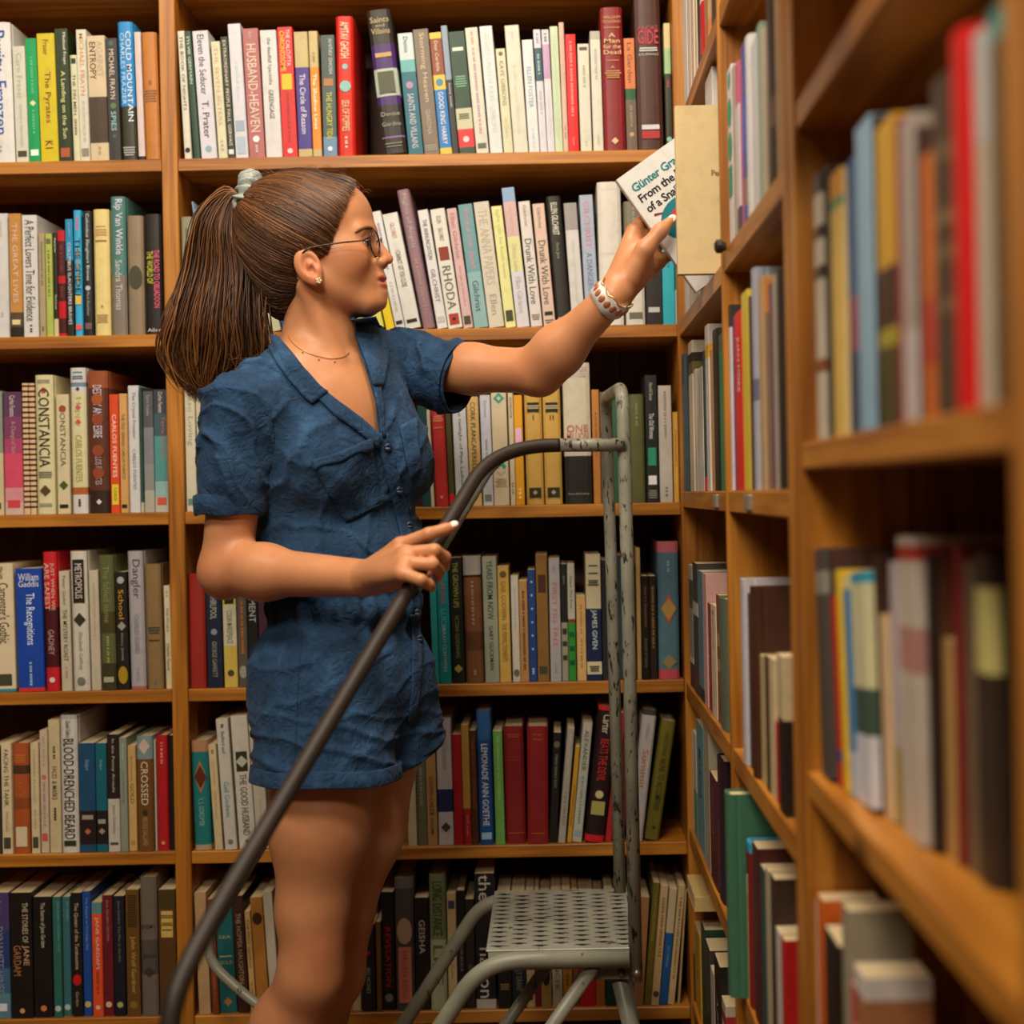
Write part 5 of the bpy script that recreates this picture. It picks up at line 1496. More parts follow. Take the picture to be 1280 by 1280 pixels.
def skin_mat():
    m, nt, b = new_mat('skin')
    at = nd(nt, 'ShaderNodeAttribute', attribute_name='tone')
    tc = nd(nt, 'ShaderNodeTexCoord'); n = nd(nt, 'ShaderNodeTexNoise', i_Scale=32.0, i_Detail=6.0); nt.links.new(tc.outputs['Object'], n.inputs['Vector'])
    hs = nd(nt, 'ShaderNodeHueSaturation'); mr = nd(nt, 'ShaderNodeMapRange', i_1=0.3, i_2=0.7, i_3=0.93, i_4=1.06)
    nt.links.new(n.outputs['Fac'], mr.inputs[0]); nt.links.new(mr.outputs[0], hs.inputs['Value']); nt.links.new(at.outputs['Color'], hs.inputs['Color'])
    nt.links.new(hs.outputs[0], b.inputs['Base Color'])
    b.inputs['Roughness'].default_value = 0.42; b.inputs['Specular IOR Level'].default_value = 0.42
    b.inputs['Subsurface Weight'].default_value = 0.12
    b.inputs['Subsurface Radius'].default_value = (1.0, 0.35, 0.18); b.inputs['Subsurface Scale'].default_value = 0.006
    n2 = nd(nt, 'ShaderNodeTexNoise', i_Scale=900.0, i_Detail=2.0); nt.links.new(tc.outputs['Object'], n2.inputs['Vector'])
    bp = nd(nt, 'ShaderNodeBump', i_Strength=0.12, i_Distance=0.0004); nt.links.new(n2.outputs['Fac'], bp.inputs['Height']); nt.links.new(bp.outputs[0], b.inputs['Normal'])
    return m
M_skin = skin_mat()
body = wpart('body', body_me, M_skin)

# ---- eyes, brows, lashes, nails
def ellipsoid_me(c, R, M=None, nu=16, nv=10):
    v = []; f = []
    M = np.eye(3) if M is None else np.array(M)
    for j in range(nv + 1):
        th = math.pi * j / nv
        for i in range(nu):
            ph = 2 * math.pi * i / nu
            q = np.array((math.sin(th) * math.cos(ph) * R[0], math.sin(th) * math.sin(ph) * R[1], math.cos(th) * R[2]))
            v.append(tuple(A(c) + M @ q))
    for j in range(nv):
        for i in range(nu):
            f.append((j * nu + i, (j + 1) * nu + i, (j + 1) * nu + (i + 1) % nu, j * nu + (i + 1) % nu))
    return mesh('e', v, f)
bvh_face = BVHTree.FromPolygons([tuple(v) for v in groups[0][0]], [tuple(q) for q in groups[0][1]])
def face_pt(px, py, s, lift):
    d = (P(px, py, 1.0) - _cam).normalized(); h = bvh_face.ray_cast(_cam, d)
    p = h[0] + h[1] * lift if h[0] is not None else Hd(px, py, -.03)
    return p if s < 0 else p - HL * (2 * (p - HO).dot(HL))
M_eye = plain('eye_white', hexc('e6dccf'), 0.2); M_iris = plain('iris_brown', hexc('3a2214'), 0.15)
M_brow = plain('brow_hair', hexc('6a452a'), 0.7, noise=.2, nscale=300)
for s in (-1, 1):
    e = wpart('eyeball', ellipsoid_me(Hd(451.5, 303.5, s * .0310), (.0113, .0120, .0105), HM), M_eye, body)
    wpart('iris', ellipsoid_me(Hd(460.0, 303.6, s * .0325), (.0025, .0055, .0055), HM), M_iris, body)
    pts = spline([face_pt(x, y, s, .0003) for x, y in ((466.5, 287.5), (463, 285), (457, 284.5), (450, 287), (444, 291))], 5)
    b = MB(); b.tube(pts, 0, 6, True, [.0014 + .0013 * math.sin(min(1, (i + 2) / len(pts)) * math.pi) for i in range(len(pts))]); wpart('eyebrow', mesh('b', b.v, b.f), M_brow, body)
    pts = spline([Hd(462.5, 302, s * .021), Hd(463.5, 300, s * .031), Hd(455.5, 301.5, s * .0445)], 5)
    b = MB(); b.tube(pts, .0011, 5); wpart('eyelashes', mesh('b', b.v, b.f), M_brow, body)
M_nail = plain('nail_polish_white', hexc('eee3dc'), 0.18)
def nail(tip, prev, out, name='fingernail', L=.0062, W=.0048):
    ax = (tip - prev).normalized(); o = (out - ax * out.dot(ax)).normalized(); w = ax.cross(o)
    M = np.array([ax, w, o]).T
    return wpart(name, ellipsoid_me(tip + o * .0046 - ax * .0008, (L, W, .0020), M, 14, 8), M_nail, body)
nail(H_(568, 657.5, 1.751), H_(556, 661.5, 1.747), Vector((0, -.85, .6)))
nail(H_(840, 274.5, 1.9835), H_(825, 289, 1.9775), Vector((.1, -1, .25)), L=.0072, W=.0056)
nail(H_(555.5, 708, 1.742), H_(556, 697, 1.722), Vector((1, -.2, 0)))
nail(H_(546.5, 722.5, 1.738), H_(549, 714, 1.720), Vector((1, -.2, 0)))
# ================================================================== her clothes
def pxy(V):
    """picture position of world points"""
    x = V[:, 0] * FPX / V[:, 1]; z = (V[:, 2] - EYE) * FPX / V[:, 1]
    return CX + x * _ct - z * _st * 1.0 + 0 * x, CY - x * _st - z * _ct
def poly_sd(px, py, poly):
    """signed distance (pixels) to a polygon, negative inside"""
    d = np.full(len(px), 1e9); ins = np.zeros(len(px), bool); n = len(poly)
    for i in range(n):
        x0, y0 = poly[i]; x1, y1 = poly[(i + 1) % n]
        ex, ey = x1 - x0, y1 - y0; wx, wy = px - x0, py - y0
        t = np.clip((wx * ex + wy * ey) / (ex * ex + ey * ey), 0, 1)
        d = np.minimum(d, np.hypot(wx - t * ex, wy - t * ey))
        c = ((y0 <= py) & (y1 > py)) | ((y1 <= py) & (y0 > py))
        xi = x0 + (py - y0) / (ey if ey else 1e-9) * ex
        ins ^= c & (px < xi)
    return np.where(ins, -d, d)
def sstep(a, b, x): t = np.clip((x - a) / (b - a), 0, 1); return t * t * (3 - 2 * t)
def ridge(x, sharp=2.0): return (1 - np.abs(np.sin(x))) ** sharp

def cloth_mat():
    m, nt, b = new_mat('blue_linen')
    tc = nd(nt, 'ShaderNodeTexCoord')
    n = nd(nt, 'ShaderNodeTexNoise', i_Scale=26.0, i_Detail=6.0, i_Roughness=0.6); nt.links.new(tc.outputs['Object'], n.inputs['Vector'])
    r = ramp(nt, [(0.3, hexc('1d354f')), (0.55, hexc('284668')), (0.75, hexc('3a5e84'))]); nt.links.new(n.outputs['Fac'], r.inputs[0])
    sep = []
    for k, sc in enumerate(((900, 900, 60), (60, 900, 900))):
        mp = nd(nt, 'ShaderNodeMapping'); mp.inputs['Scale'].default_value = sc; nt.links.new(tc.outputs['Object'], mp.inputs[0])
        w = nd(nt, 'ShaderNodeTexNoise', i_Scale=1.0, i_Detail=2.0); nt.links.new(mp.outputs[0], w.inputs['Vector']); sep.append(w)
    ad = nd(nt, 'ShaderNodeMath', operation='ADD'); nt.links.new(sep[0].outputs['Fac'], ad.inputs[0]); nt.links.new(sep[1].outputs['Fac'], ad.inputs[1])
    mr = nd(nt, 'ShaderNodeMapRange', i_1=0.7, i_2=1.3, i_3=0.86, i_4=1.16); nt.links.new(ad.outputs[0], mr.inputs[0])
    hs = nd(nt, 'ShaderNodeHueSaturation'); nt.links.new(r.outputs[0], hs.inputs['Color']); nt.links.new(mr.outputs[0], hs.inputs['Value'])
    nt.links.new(hs.outputs[0], b.inputs['Base Color'])
    n3 = nd(nt, 'ShaderNodeTexNoise', i_Scale=60.0, i_Detail=4.0, i_Distortion=1.2); nt.links.new(tc.outputs['Object'], n3.inputs['Vector'])
    b1 = nd(nt, 'ShaderNodeBump', i_Strength=0.75, i_Distance=0.006); nt.links.new(n3.outputs['Fac'], b1.inputs['Height'])
    b2 = nd(nt, 'ShaderNodeBump', i_Strength=0.35, i_Distance=0.0005); nt.links.new(ad.outputs[0], b2.inputs['Height']); nt.links.new(b1.outputs[0], b2.inputs['Normal'])
    nt.links.new(b2.outputs[0], b.inputs['Normal'])
    b.inputs['Roughness'].default_value = 0.85; b.inputs['Sheen Weight'].default_value = 0.04; b.inputs['Sheen Roughness'].default_value = 0.5
    b.inputs['Specular IOR Level'].default_value = 0.2
    return m
M_cloth = cloth_mat()

torso = [ell3(P(412, 563, 2.055), (.112, .150, .160), TM, .03),
         ell3(P(412, 580, 2.055) + TF * .070 - TL_ * .062, (.052, .058, .060), TM, .04),
         ell3(P(412, 580, 2.055) + TF * .070 + TL_ * .062, (.052, .058, .060), TM, .04),
         cone(P(370, 466, 2.02), J['rs'] + Vector((.018, 0, -.004)), .050, .053, .03),
         cone(P(442, 448, 2.09), J['ls'] + Vector((-.012, 0, 0)), .050, .053, .03),
         ell3(P(427, 692, 2.05), (.112, .130, .080), TM, .035),
         ell3(P(431, 757, 2.05), (.100, .117, .045), TM, .010),
         ell3(P(430, 850, 2.05) - TF * .006, (.112, .144, .122), TM, .022),
         cone(P(398, 850, 1.99), P(409, 1010, 1.975), .092, .106, .025),
         cone(P(472, 850, 2.10), P(500, 985, 2.118), .084, .078, .018)]
RV, RQ = sdf_mesh(torso, .0036, 2)
RT = tri(RQ)
def displace(V, Qd, amp_fn):
    n = normals(V, Qd); return V + n * amp_fn(V)[:, None]
def torso_folds(V):
    px, py = pxy(V)
    loc = (V - A(P(420, 700, 2.05))) @ TM
    wob = vnoise(V * 9, 3)
    d = .0016 * vnoise(V * 16, 5)
    up = sstep(765, 735, py)                       # blouse
    d += up * .0062 * (ridge((px * .045 + py * .026) + wob * 1.4, 3) - .25) * sstep(470, 540, py)
    d += up * .0050 * (ridge((px * .016 - py * .034) + wob * 1.7 + 1.0, 3) - .25) * sstep(520, 600, py)
    ang = np.arctan2(loc[:, 1], loc[:, 0])
    gath = np.exp(-((py - 757) / 26) ** 2)
    d += gath * .0036 * np.sin(ang * 26 + wob * 1.6)
    low = sstep(757, 800, py)
    d += low * sstep(900, 790, py) * .0032 * np.sin(ang * 15 + wob * 2)
    d += low * sstep(860, 930, py) * .0056 * (ridge(py * .105 - px * .018 + wob * 1.5, 2.5) - .3)
    d += low * .0036 * (ridge(py * .05 + px * .035 + wob * 1.6, 3) - .25)
    d += .006 * np.exp(-((py - 722) / 16) ** 2) * (1 + .5 * wob)        # blouson roll above the waist
    return d
RV = displace(RV, RQ, torso_folds)
bvh_torso = BVHTree.FromPolygons([tuple(v) for v in RV], [tuple(q) for q in RQ])
# open the neck and the leg holes
px, py = pxy(RV)
VPOLY = [(350, 380), (348, 424), (366, 448), (405, 490), (446, 520), (474, 548), (470, 500), (457, 458), (441, 412), (444, 380)]
g = poly_sd(px, py, VPOLY) / 866.0
g = np.where(RV[:, 1] < 2.13, g, 1.0)
nk = A(J['neck']); ax = A(Hd(398, 380)) - nk; ax /= np.linalg.norm(ax)
rel = RV - nk; t_ = rel @ ax; rad = np.linalg.norm(rel - t_[:, None] * ax, axis=1)
g = np.where(t_ > -.012, np.minimum(g, rad - .056), g)
s_ = (RV - A(P(449, 900, 2.045))) @ A(TL_)
def hem_plane(p0, p1, up):
    d = (p1 - p0); n = d.cross(TF).normalized() if up else None
    return n
hz1 = A(P(409, 972, 1.975)); n1 = A((Vector((.015, 0.06, 1))).normalized())
hz2 = A(P(508, 946, 2.118)); n2 = A((Vector((-.42, -.12, 1))).normalized())
g1 = (RV - hz1) @ n1; g2 = (RV - hz2) @ n2
near = np.linalg.norm((RV - A(P(405, 960, 1.978)))[:, :2], axis=1) - .106; far = np.linalg.norm((RV - A(P(497, 950, 2.117)))[:, :2], axis=1) - .079
gh = np.where(near <= far, g1, g2)
g = np.minimum(g, np.where(RV[:, 2] < P(430, 890, 2.05).z, gh, 1.0))
CV, CT = clip(RV, RT, g)
def cloth_obj(name, V, Tt, parent, thick=.0018):
    o = wpart(name, np_mesh(name, V, Tt), M_cloth, parent)
    m = o.modifiers.new('thickness', 'SOLIDIFY'); m.thickness = thick; m.offset = -1
    return o
romper = cloth_obj('romper', CV, CT, None)
# sleeves
def sleeve(pts, rs, cutp, axis, seed, dirv):
    pr = [cone(pts[i], pts[i + 1], rs[i], rs[i + 1], .02) for i in range(len(pts) - 1)]
    V, Q = sdf_mesh(pr, .0032, 2)
    def f(V):
        wob = vnoise(V * 11, seed); s = V @ A(dirv)
        return .0014 * vnoise(V * 18, seed + 1) + .0085 * (ridge(s * 46 + wob * 1.5, 2.2) - .3) + .005 * (ridge(s * 83 + V[:, 1] * 40 + wob * 2, 3) - .25)
    e = (V - A(cutp)) @ A(axis)
    V = V + normals(V, Q) * (f(V) * sstep(.0, -.03, e))[:, None]
    V, Tt = clip(V, tri(Q), -((V - A(cutp)) @ A(axis)))
    return V, Tt
axR = (P(289, 650, 1.945) - P(301, 520, 1.945)).normalized()
axR = (axR + Vector((.10, 0, 0))).normalized()
cutR = P(288, 641, 1.945)
V, Tt = sleeve([P(330, 492, 1.97), J['rs'] + Vector((0, 0, -.012)), P(294, 590, 1.945), P(287, 680, 1.945)], (.050, .0565, .0515, .0435), cutR, axR, 21, Vector((.55, .25, .8)))
cloth_obj('sleeve', V, Tt, romper)
axL = (P(579, 475, 2.124) - P(512, 458, 2.165)).normalized()
axL = (axL + Vector((.0, 0, .0))).normalized()
cutL = P(574, 474, 2.128)
V, Tt = sleeve([P(470, 470, 2.13), J['ls'], P(560, 470, 2.135), P(610, 478, 2.10)], (.054, .0545, .0515, .0490), cutL, axL, 31, Vector((.8, .3, .35)))
cloth_obj('sleeve', V, Tt, romper)
def band(name, c, axis, r0, r1, Lb, thick=.0022, n=56, squash=None, seed=0, parent=None):
    ax_ = Vector(axis).normalized(); a = Vector((0, 1, 0)); u = (a - ax_ * a.dot(ax_)).normalized(); w = ax_.cross(u)
    b = MB(); prof = [(-Lb, r0), (-Lb + .0012, r0 + thick), (-Lb * .5, (r0 + r1) / 2 + thick * 1.25), (-.0015, r1 + thick), (0, r1 + thick * .3), (-.001, r1 - .0014), (-Lb * .5, (r0 + r1) / 2 - .001)]
    rr = random.Random(seed); ph = [rr.uniform(0, 6.28) for _ in range(3)]
    v = []; f = []
    for i in range(n):
        th = 2 * math.pi * i / n; wob = 1 + .012 * math.sin(3 * th + ph[0]) + .008 * math.sin(7 * th + ph[1])
        for s, r in prof: v.append(c + ax_ * (s + .0012 * math.sin(5 * th + ph[2])) + (u * math.cos(th) + w * math.sin(th)) * r * wob)
    m = len(prof)
    for i in range(n):
        for j in range(m): f.append((i * m + j, i * m + (j + 1) % m, ((i + 1) % n) * m + (j + 1) % m, ((i + 1) % n) * m + j))
    me = mesh(name, v, f)
    bm = bmesh.new(); bm.from_mesh(me); bmesh.ops.recalc_face_normals(bm, faces=bm.faces[:]); bm.to_mesh(me); bm.free()
    return wpart(name, me, M_cloth, parent or romper)
band('sleeve_cuff', cutR + axR * .003, axR, .0476, .0462, .028, seed=1)
band('sleeve_cuff', cutL + axL * .004, axL, .0500, .0492, .026, seed=2)
# hems of the shorts follow the cut edge: offset the lowest ring of the cloth a little
hemaxis1 = -Vector(n1); hemaxis2 = -Vector(n2)
band('leg_hem', P(408, 972, 1.975) + hemaxis1 * .002, hemaxis1, .1030, .1048, .022, .0007, seed=3)
band('leg_hem', P(497, 944, 2.117) + hemaxis2 * .002, hemaxis2, .0780, .0790, .020, .0007, seed=4)

# ---- patches lying on the cloth: collar, lapels, pocket, button band, stitching
allV = [tuple(v) for v in RV]; 
camo = Vector((0, 0, EYE))
def onto(px, py, lift, fallbackY=2.0):
    d = (P(px, py, 1.0) - camo).normalized()
    h = bvh_torso.ray_cast(camo, d)
    if h[0] is None: return None
    n = h[1]
    if n.dot(d) > 0: n = -n
    return h[0] + n * lift
def patch(name, top, bot, nu, nv, lift, mat=None, thick=.0016, parent=None, rim=0.0):
    """cloth patch between two picture curves, laid on the garment; lift(u, v) in metres"""
    def samp(c, u):
        L = [0]
        for a, b in zip(c, c[1:]): L.append(L[-1] + math.hypot(b[0] - a[0], b[1] - a[1]))
        s = u * L[-1]
        for i in range(len(c) - 1):
            if s <= L[i + 1] + 1e-9:
                t = (s - L[i]) / (L[i + 1] - L[i]); return (c[i][0] + t * (c[i + 1][0] - c[i][0]), c[i][1] + t * (c[i + 1][1] - c[i][1]))
        return c[-1]
    pts = {}; last = None
    for i in range(nu + 1):
        for j in range(nv + 1):
            u, v = i / nu, j / nv
            a, b = samp(top, u), samp(bot, u)
            q = (a[0] + (b[0] - a[0]) * v, a[1] + (b[1] - a[1]) * v)
            p = onto(q[0], q[1], lift(u, v))
            if p is None: p = P(q[0], q[1], last.y) if last is not None else P(q[0], q[1], 2.0)
            last = p; pts[i, j] = p
    # relax the depth so the patch stays smooth over folds
    for _ in range(3):
        np_ = dict(pts)
        for i in range(nu + 1):
            for j in range(nv + 1):
                nb = [pts[a] for a in ((i - 1, j), (i + 1, j), (i, j - 1), (i, j + 1)) if a in pts]
                yv_ = sum(q.y for q in nb) / len(nb)
                p = pts[i, j]; y2 = min(p.y, p.y * .5 + yv_ * .5); np_[i, j] = p + (p - camo) * ((y2 - p.y) / p.y)
        pts = np_
    v = [pts[i, j] for i in range(nu + 1) for j in range(nv + 1)]
    f = [(i * (nv + 1) + j, (i + 1) * (nv + 1) + j, (i + 1) * (nv + 1) + j + 1, i * (nv + 1) + j + 1) for i in range(nu) for j in range(nv)]
    me = mesh(name, v, f)
    o = wpart(name, me, mat or M_cloth, parent or romper)
    m = o.modifiers.new('thickness', 'SOLIDIFY'); m.thickness = thick; m.offset = 0
    return o, pts
# collar on her right: rolls over at the neck, point lies on the chest
patch('collar', [(345, 418), (356, 436), (378, 464), (401, 487), (409, 492)], [(337, 437), (345, 455), (361, 478), (380, 499), (390, 506)], 16, 8,
      lambda u, v: .004 + .009 * (1 - u) * math.sin(math.pi * min(1, v * 1.1 + .1)) + .003 * (1 - v))
patch('collar', [(438, 400), (442, 424), (452, 452), (461, 476), (463, 484)], [(470, 396), (481, 420), (484, 448), (480, 470), (477, 484)], 16, 8,
      lambda u, v: .004 + .010 * (1 - u) * math.sin(math.pi * min(1, v * 1.1 + .1)) + .003 * (1 - v))
patch('lapel', [(404, 489), (425, 506), (452, 526), (474, 547)], [(398, 500), (418, 521), (446, 541), (472, 562)], 14, 4, lambda u, v: .0035 + .002 * (1 - v))
patch('lapel', [(457, 460), (464, 486), (470, 512), (475, 545)], [(470, 462), (475, 486), (479, 512), (481, 548)], 14, 4, lambda u, v: .003 + .002 * (1 - v))
patch('button_band', [(467, 545), (478, 580), (488, 622), (499, 668), (508, 715), (512, 745)], [(483, 540), (494, 578), (504, 620), (514, 665), (521, 712), (523, 742)], 30, 4, lambda u, v: .0028)
patch('button_band', [(512, 768), (514, 810), (513, 860), (508, 905)], [(524, 766), (527, 808), (525, 858), (519, 900)], 22, 4, lambda u, v: .0028)
pk, pkp = patch('pocket', [(389, 577), (424, 566), (460, 551)], [(431, 653), (452, 645), (477, 629)], 14, 14, lambda u, v: .0032)
patch('pocket_hem', [(388.5, 576), (424, 565), (460.5, 550)], [(394, 586), (428, 576), (463, 561)], 14, 3, lambda u, v: .0062, None, .0012)
patch('pocket', [(498, 533), (508, 528), (520, 522)], [(512, 600), (519, 594), (525, 588)], 8, 10, lambda u, v: .0030)
M_btn = plain('button_navy', hexc('1c2c44'), 0.35)
M_thread = plain('stitch_thread', hexc('27466a'), 0.7)
for bx, by in ((482.5, 560), (497, 611), (508.5, 659), (519, 764), (521, 800)):
    c = onto(bx, by, .006)
    n = (camo - c).normalized(); n = (n + TF * .6).normalized()
    b = MB(); b.tube([c - n * .002, c + n * .0004, c + n * .0016, c + n * .0012], 0, 16, True, [.0056, .0060, .0052, .0030])
    wpart('button', mesh('button', b.v, b.f), M_btn, romper)
def stitches(path, lift=.0056, step=4.2, ln=2.6, parent=None):
    b = MB()
    for (x0, y0), (x1, y1) in zip(path, path[1:]):
        L = math.hypot(x1 - x0, y1 - y0); k = 0
        while (k + 1) * step < L:
            t0, t1 = k * step / L, (k * step + ln) / L
            p, q = onto(x0 + (x1 - x0) * t0, y0 + (y1 - y0) * t0, lift), onto(x0 + (x1 - x0) * t1, y0 + (y1 - y0) * t1, lift)
            if p and q and (p - q).length < .02: b.tube([p, q], .0005, 4, False)
            k += 1
    return wpart('stitching', mesh('stitching', b.v, b.f), M_thread, parent or romper)
stitches([(391, 580), (433, 648), (452, 641), (474, 627), (459, 555)], .0066)['kind'] = 'stuff'
stitches([(378, 768), (373, 850), (369, 950)], .003)['kind'] = 'stuff'

# ================================================================== hair
def hair_mat():
    m, nt, b = new_mat('brown_hair')
    at = nd(nt, 'ShaderNodeAttribute', attribute_name='tone')
    nt.links.new(at.outputs['Color'], b.inputs['Base Color'])
    b.inputs['Roughness'].default_value = 0.42; b.inputs['Specular IOR Level'].default_value = 0.4
    b.inputs['Anisotropic'].default_value = 0.6
    return m
M_hair = hair_mat()
class Strands:
    def __init__(self): self.V = []; self.F = []; self.C = []; self.n = 0
    def add(self, pts, r, colr):
        p = np.array([tuple(q) for q in pts]); m = len(p)
        t = np.gradient(p, axis=0); t /= np.linalg.norm(t, axis=1, keepdims=True) + 1e-12
        a = np.array((0.31, 0.77, 0.55)); u = a - t * (t @ a)[:, None]; u /= np.linalg.norm(u, axis=1, keepdims=True) + 1e-12
        w = np.cross(t, u)
        taper = r * np.minimum(1, np.minimum(np.linspace(0, 1, m) * 6 + .55, np.linspace(1, 0, m) * 4 + .15))
        k = 4
        for j in range(k):
            an = 2 * math.pi * j / k
            self.V.append(p + (u * math.cos(an) + w * math.sin(an)) * taper[:, None])
        base = self.n
        idx = np.arange(m - 1)
        for j in range(k):
            a0, a1 = base + j * m + idx, base + ((j + 1) % k) * m + idx
            self.F.append(np.stack([a0, a1, a1 + 1, a0 + 1], 1))
        self.C.append(np.tile(np.array(colr), (m * k, 1))); self.n += m * k
    def build(self, name, parent, kind=None):
        V = np.concatenate(self.V); Q = np.concatenate(self.F); C = np.concatenate(self.C)
        me = np_mesh(name, V, Q)
        c = me.color_attributes.new('tone', 'FLOAT_COLOR', 'POINT')
        c.data.foreach_set('color', np.concatenate([C, np.ones((len(C), 1))], 1).astype(np.float32).ravel())
        return wpart(name, me, M_hair, parent)
hr = random.Random(3)
HA, HB_, HC = (np.array(hexc(c)) for c in ('2a160a', '5a361a', '8a5a2c'))
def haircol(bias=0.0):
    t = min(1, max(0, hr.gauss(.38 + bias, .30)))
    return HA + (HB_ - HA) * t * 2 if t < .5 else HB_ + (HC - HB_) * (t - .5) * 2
# scalp volume
capc = Hd(376, 295); CR = np.array((.0985, .0805, .0930))
cap = [ell3(capc, CR, HM, .01), ell3(Hd(353, 350), (.034, .047, .056), HM, .03), ell3(Hd(324, 268), (.022, .022, .026), HM, .03), ell3(Hd(430, 274), (.0440, .0610, .0570), HM, .02)]
KV, KQ = sdf_mesh(cap, .004, 2)
px, py = pxy(KV)
HLINE = [(437, 205), (434, 236), (428, 254), (424, 268), (417, 286), (412, 302), (407, 316), (398, 319), (385, 311), (372, 313), (366, 335), (372, 352), (376, 372), (370, 400), (360, 425), (330, 440), (280, 440), (250, 300), (280, 190), (400, 190)]
gk = (-poly_sd(px, py, HLINE) - 8.0) / 866
KV = KV + normals(KV, KQ) * (.0012 * vnoise(KV * 40, 8))[:, None]
KV2, KT2 = clip(KV, tri(KQ), gk)
me = np_mesh('hair', KV2, KT2)
c = me.color_attributes.new('tone', 'FLOAT_COLOR', 'POINT')
c.data.foreach_set('color', np.tile(np.array([*(HA * 1.5), 1.0], np.float32), len(KV2)))
M_scalp = plain('scalp_hair', HA * 1.6, 0.75, spec=.15)
hair = wpart('hair', me, M_scalp)
bvh_cap = BVHTree.FromPolygons([tuple(v) for v in KV], [tuple(q) for q in KQ])
def outside(p, lift):
    d = Vector(p) - capc; L = d.length
    if L < 1e-4: return A(p)
    h = bvh_cap.ray_cast(capc + d / L * .3, -d / L)
    return A(p) if h[0] is None or (h[0] - capc).length + lift < L else A(h[0] + d / L * lift)
# combed strands: from the hairline and crown over the scalp to the tie
tie = Hd(313, 256)
def cap_dir(p): q = (A(p) - A(capc)) @ HM / CR; return q / np.linalg.norm(q)
def cap_pt(d, lift): return A(capc) + HM @ (d * (CR * (1 + lift)))
tied = cap_dir(tie)
st = Strands()
starts = []
for k in range(2600):
    side = -1 if hr.random() < .72 else 1
    while True:
        x, y = hr.uniform(296, 437), hr.uniform(208, 420)
        if poly_sd(np.array([x]), np.array([y]), HLINE)[0] < -0.5 - 0: break
    if hr.random() < .62:      # more from the hairline itself
        i = hr.choice((1, 1, 2, 2, 3, 3, 4, 4, 5, 5, 6, 7, 8, 9, 10, 11, 12)); a, b_ = HLINE[i], HLINE[i + 1]; t = hr.random()
        x, y = a[0] + (b_[0] - a[0]) * t + hr.uniform(-7, 2.5), a[1] + (b_[1] - a[1]) * t + hr.uniform(-1, 1)
    dv = P(x, y, 1.0) - camo                    # where the line of sight meets the scalp ellipsoid
    o_ = A(camo - capc) @ HM / CR; e_ = A(dv) @ HM / CR
    qa, qb, qc = e_ @ e_, o_ @ e_, o_ @ o_ - 1
    disc = qb * qb - qa * qc
    d_ = o_ + e_ * ((-qb - math.sqrt(max(disc, 0))) / qa); d_ /= np.linalg.norm(d_)
    if side > 0: d_[1] = -d_[1]
    starts.append((d_, y))
for d0, y0 in starts:
    om = math.acos(max(-1, min(1, float(d0 @ tied))))
    if om < .08: continue
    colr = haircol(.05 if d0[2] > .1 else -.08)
    lift0 = hr.uniform(.004, .026); pts = []
    sag = hr.gauss(0, .05); m = 18
    bulge = np.array((0, 0, -1.0)) * (.10 * max(0, -d0[2] + .5)) 
    for i in range(m):
        t = i / (m - 1)
        te = t
        d = (math.sin((1 - te) * om) * d0 + math.sin(te * om) * tied) / math.sin(om)
        d = d + bulge * math.sin(math.pi * t) + np.array((.3, 0, .3)) * sag * math.sin(math.pi * t); d /= np.linalg.norm(d)
        pts.append(outside(cap_pt(d, lift0 * (0.25 + .75 * math.sin(math.pi * min(1, t * 1.3 + .12)))), .0012 + lift0 * .06) if t < .999 else A(tie) + np.array((hr.gauss(0, .006), hr.gauss(0, .008), hr.gauss(0, .008))))
    st.add(pts, hr.uniform(.0005, .0011), colr)
# a few loose flyaways
for k in range(46):
    x, y = hr.uniform(340, 440), 214 + hr.uniform(-2, 8)
    a0 = A(Hd(x, y + 4, hr.uniform(-.04, .03))); pts = []
    for i in range(8):
        t = i / 7; pts.append(a0 + np.array((-.05 * t + .0, hr.uniform(-.002, .002), .012 * math.sin(t * 3.0) * hr.uniform(.4, 1.2))))
    st.add(pts, .00028, haircol(.2))
for k in range(16):      # wisps on the forehead and before the ear
    a0 = Hd(hr.uniform(430, 438), hr.uniform(232, 246), hr.uniform(-.03, .03)); e0 = a0 + Vector((hr.uniform(.012, .03), 0, hr.uniform(-.035, .006)))
    st.add(spline([a0, a0.lerp(e0, .5) + Vector((.008, 0, .006)), e0], 4), .00025, haircol(.2))
s_obj = st.build('combed_strands', hair); s_obj['kind'] = 'stuff'
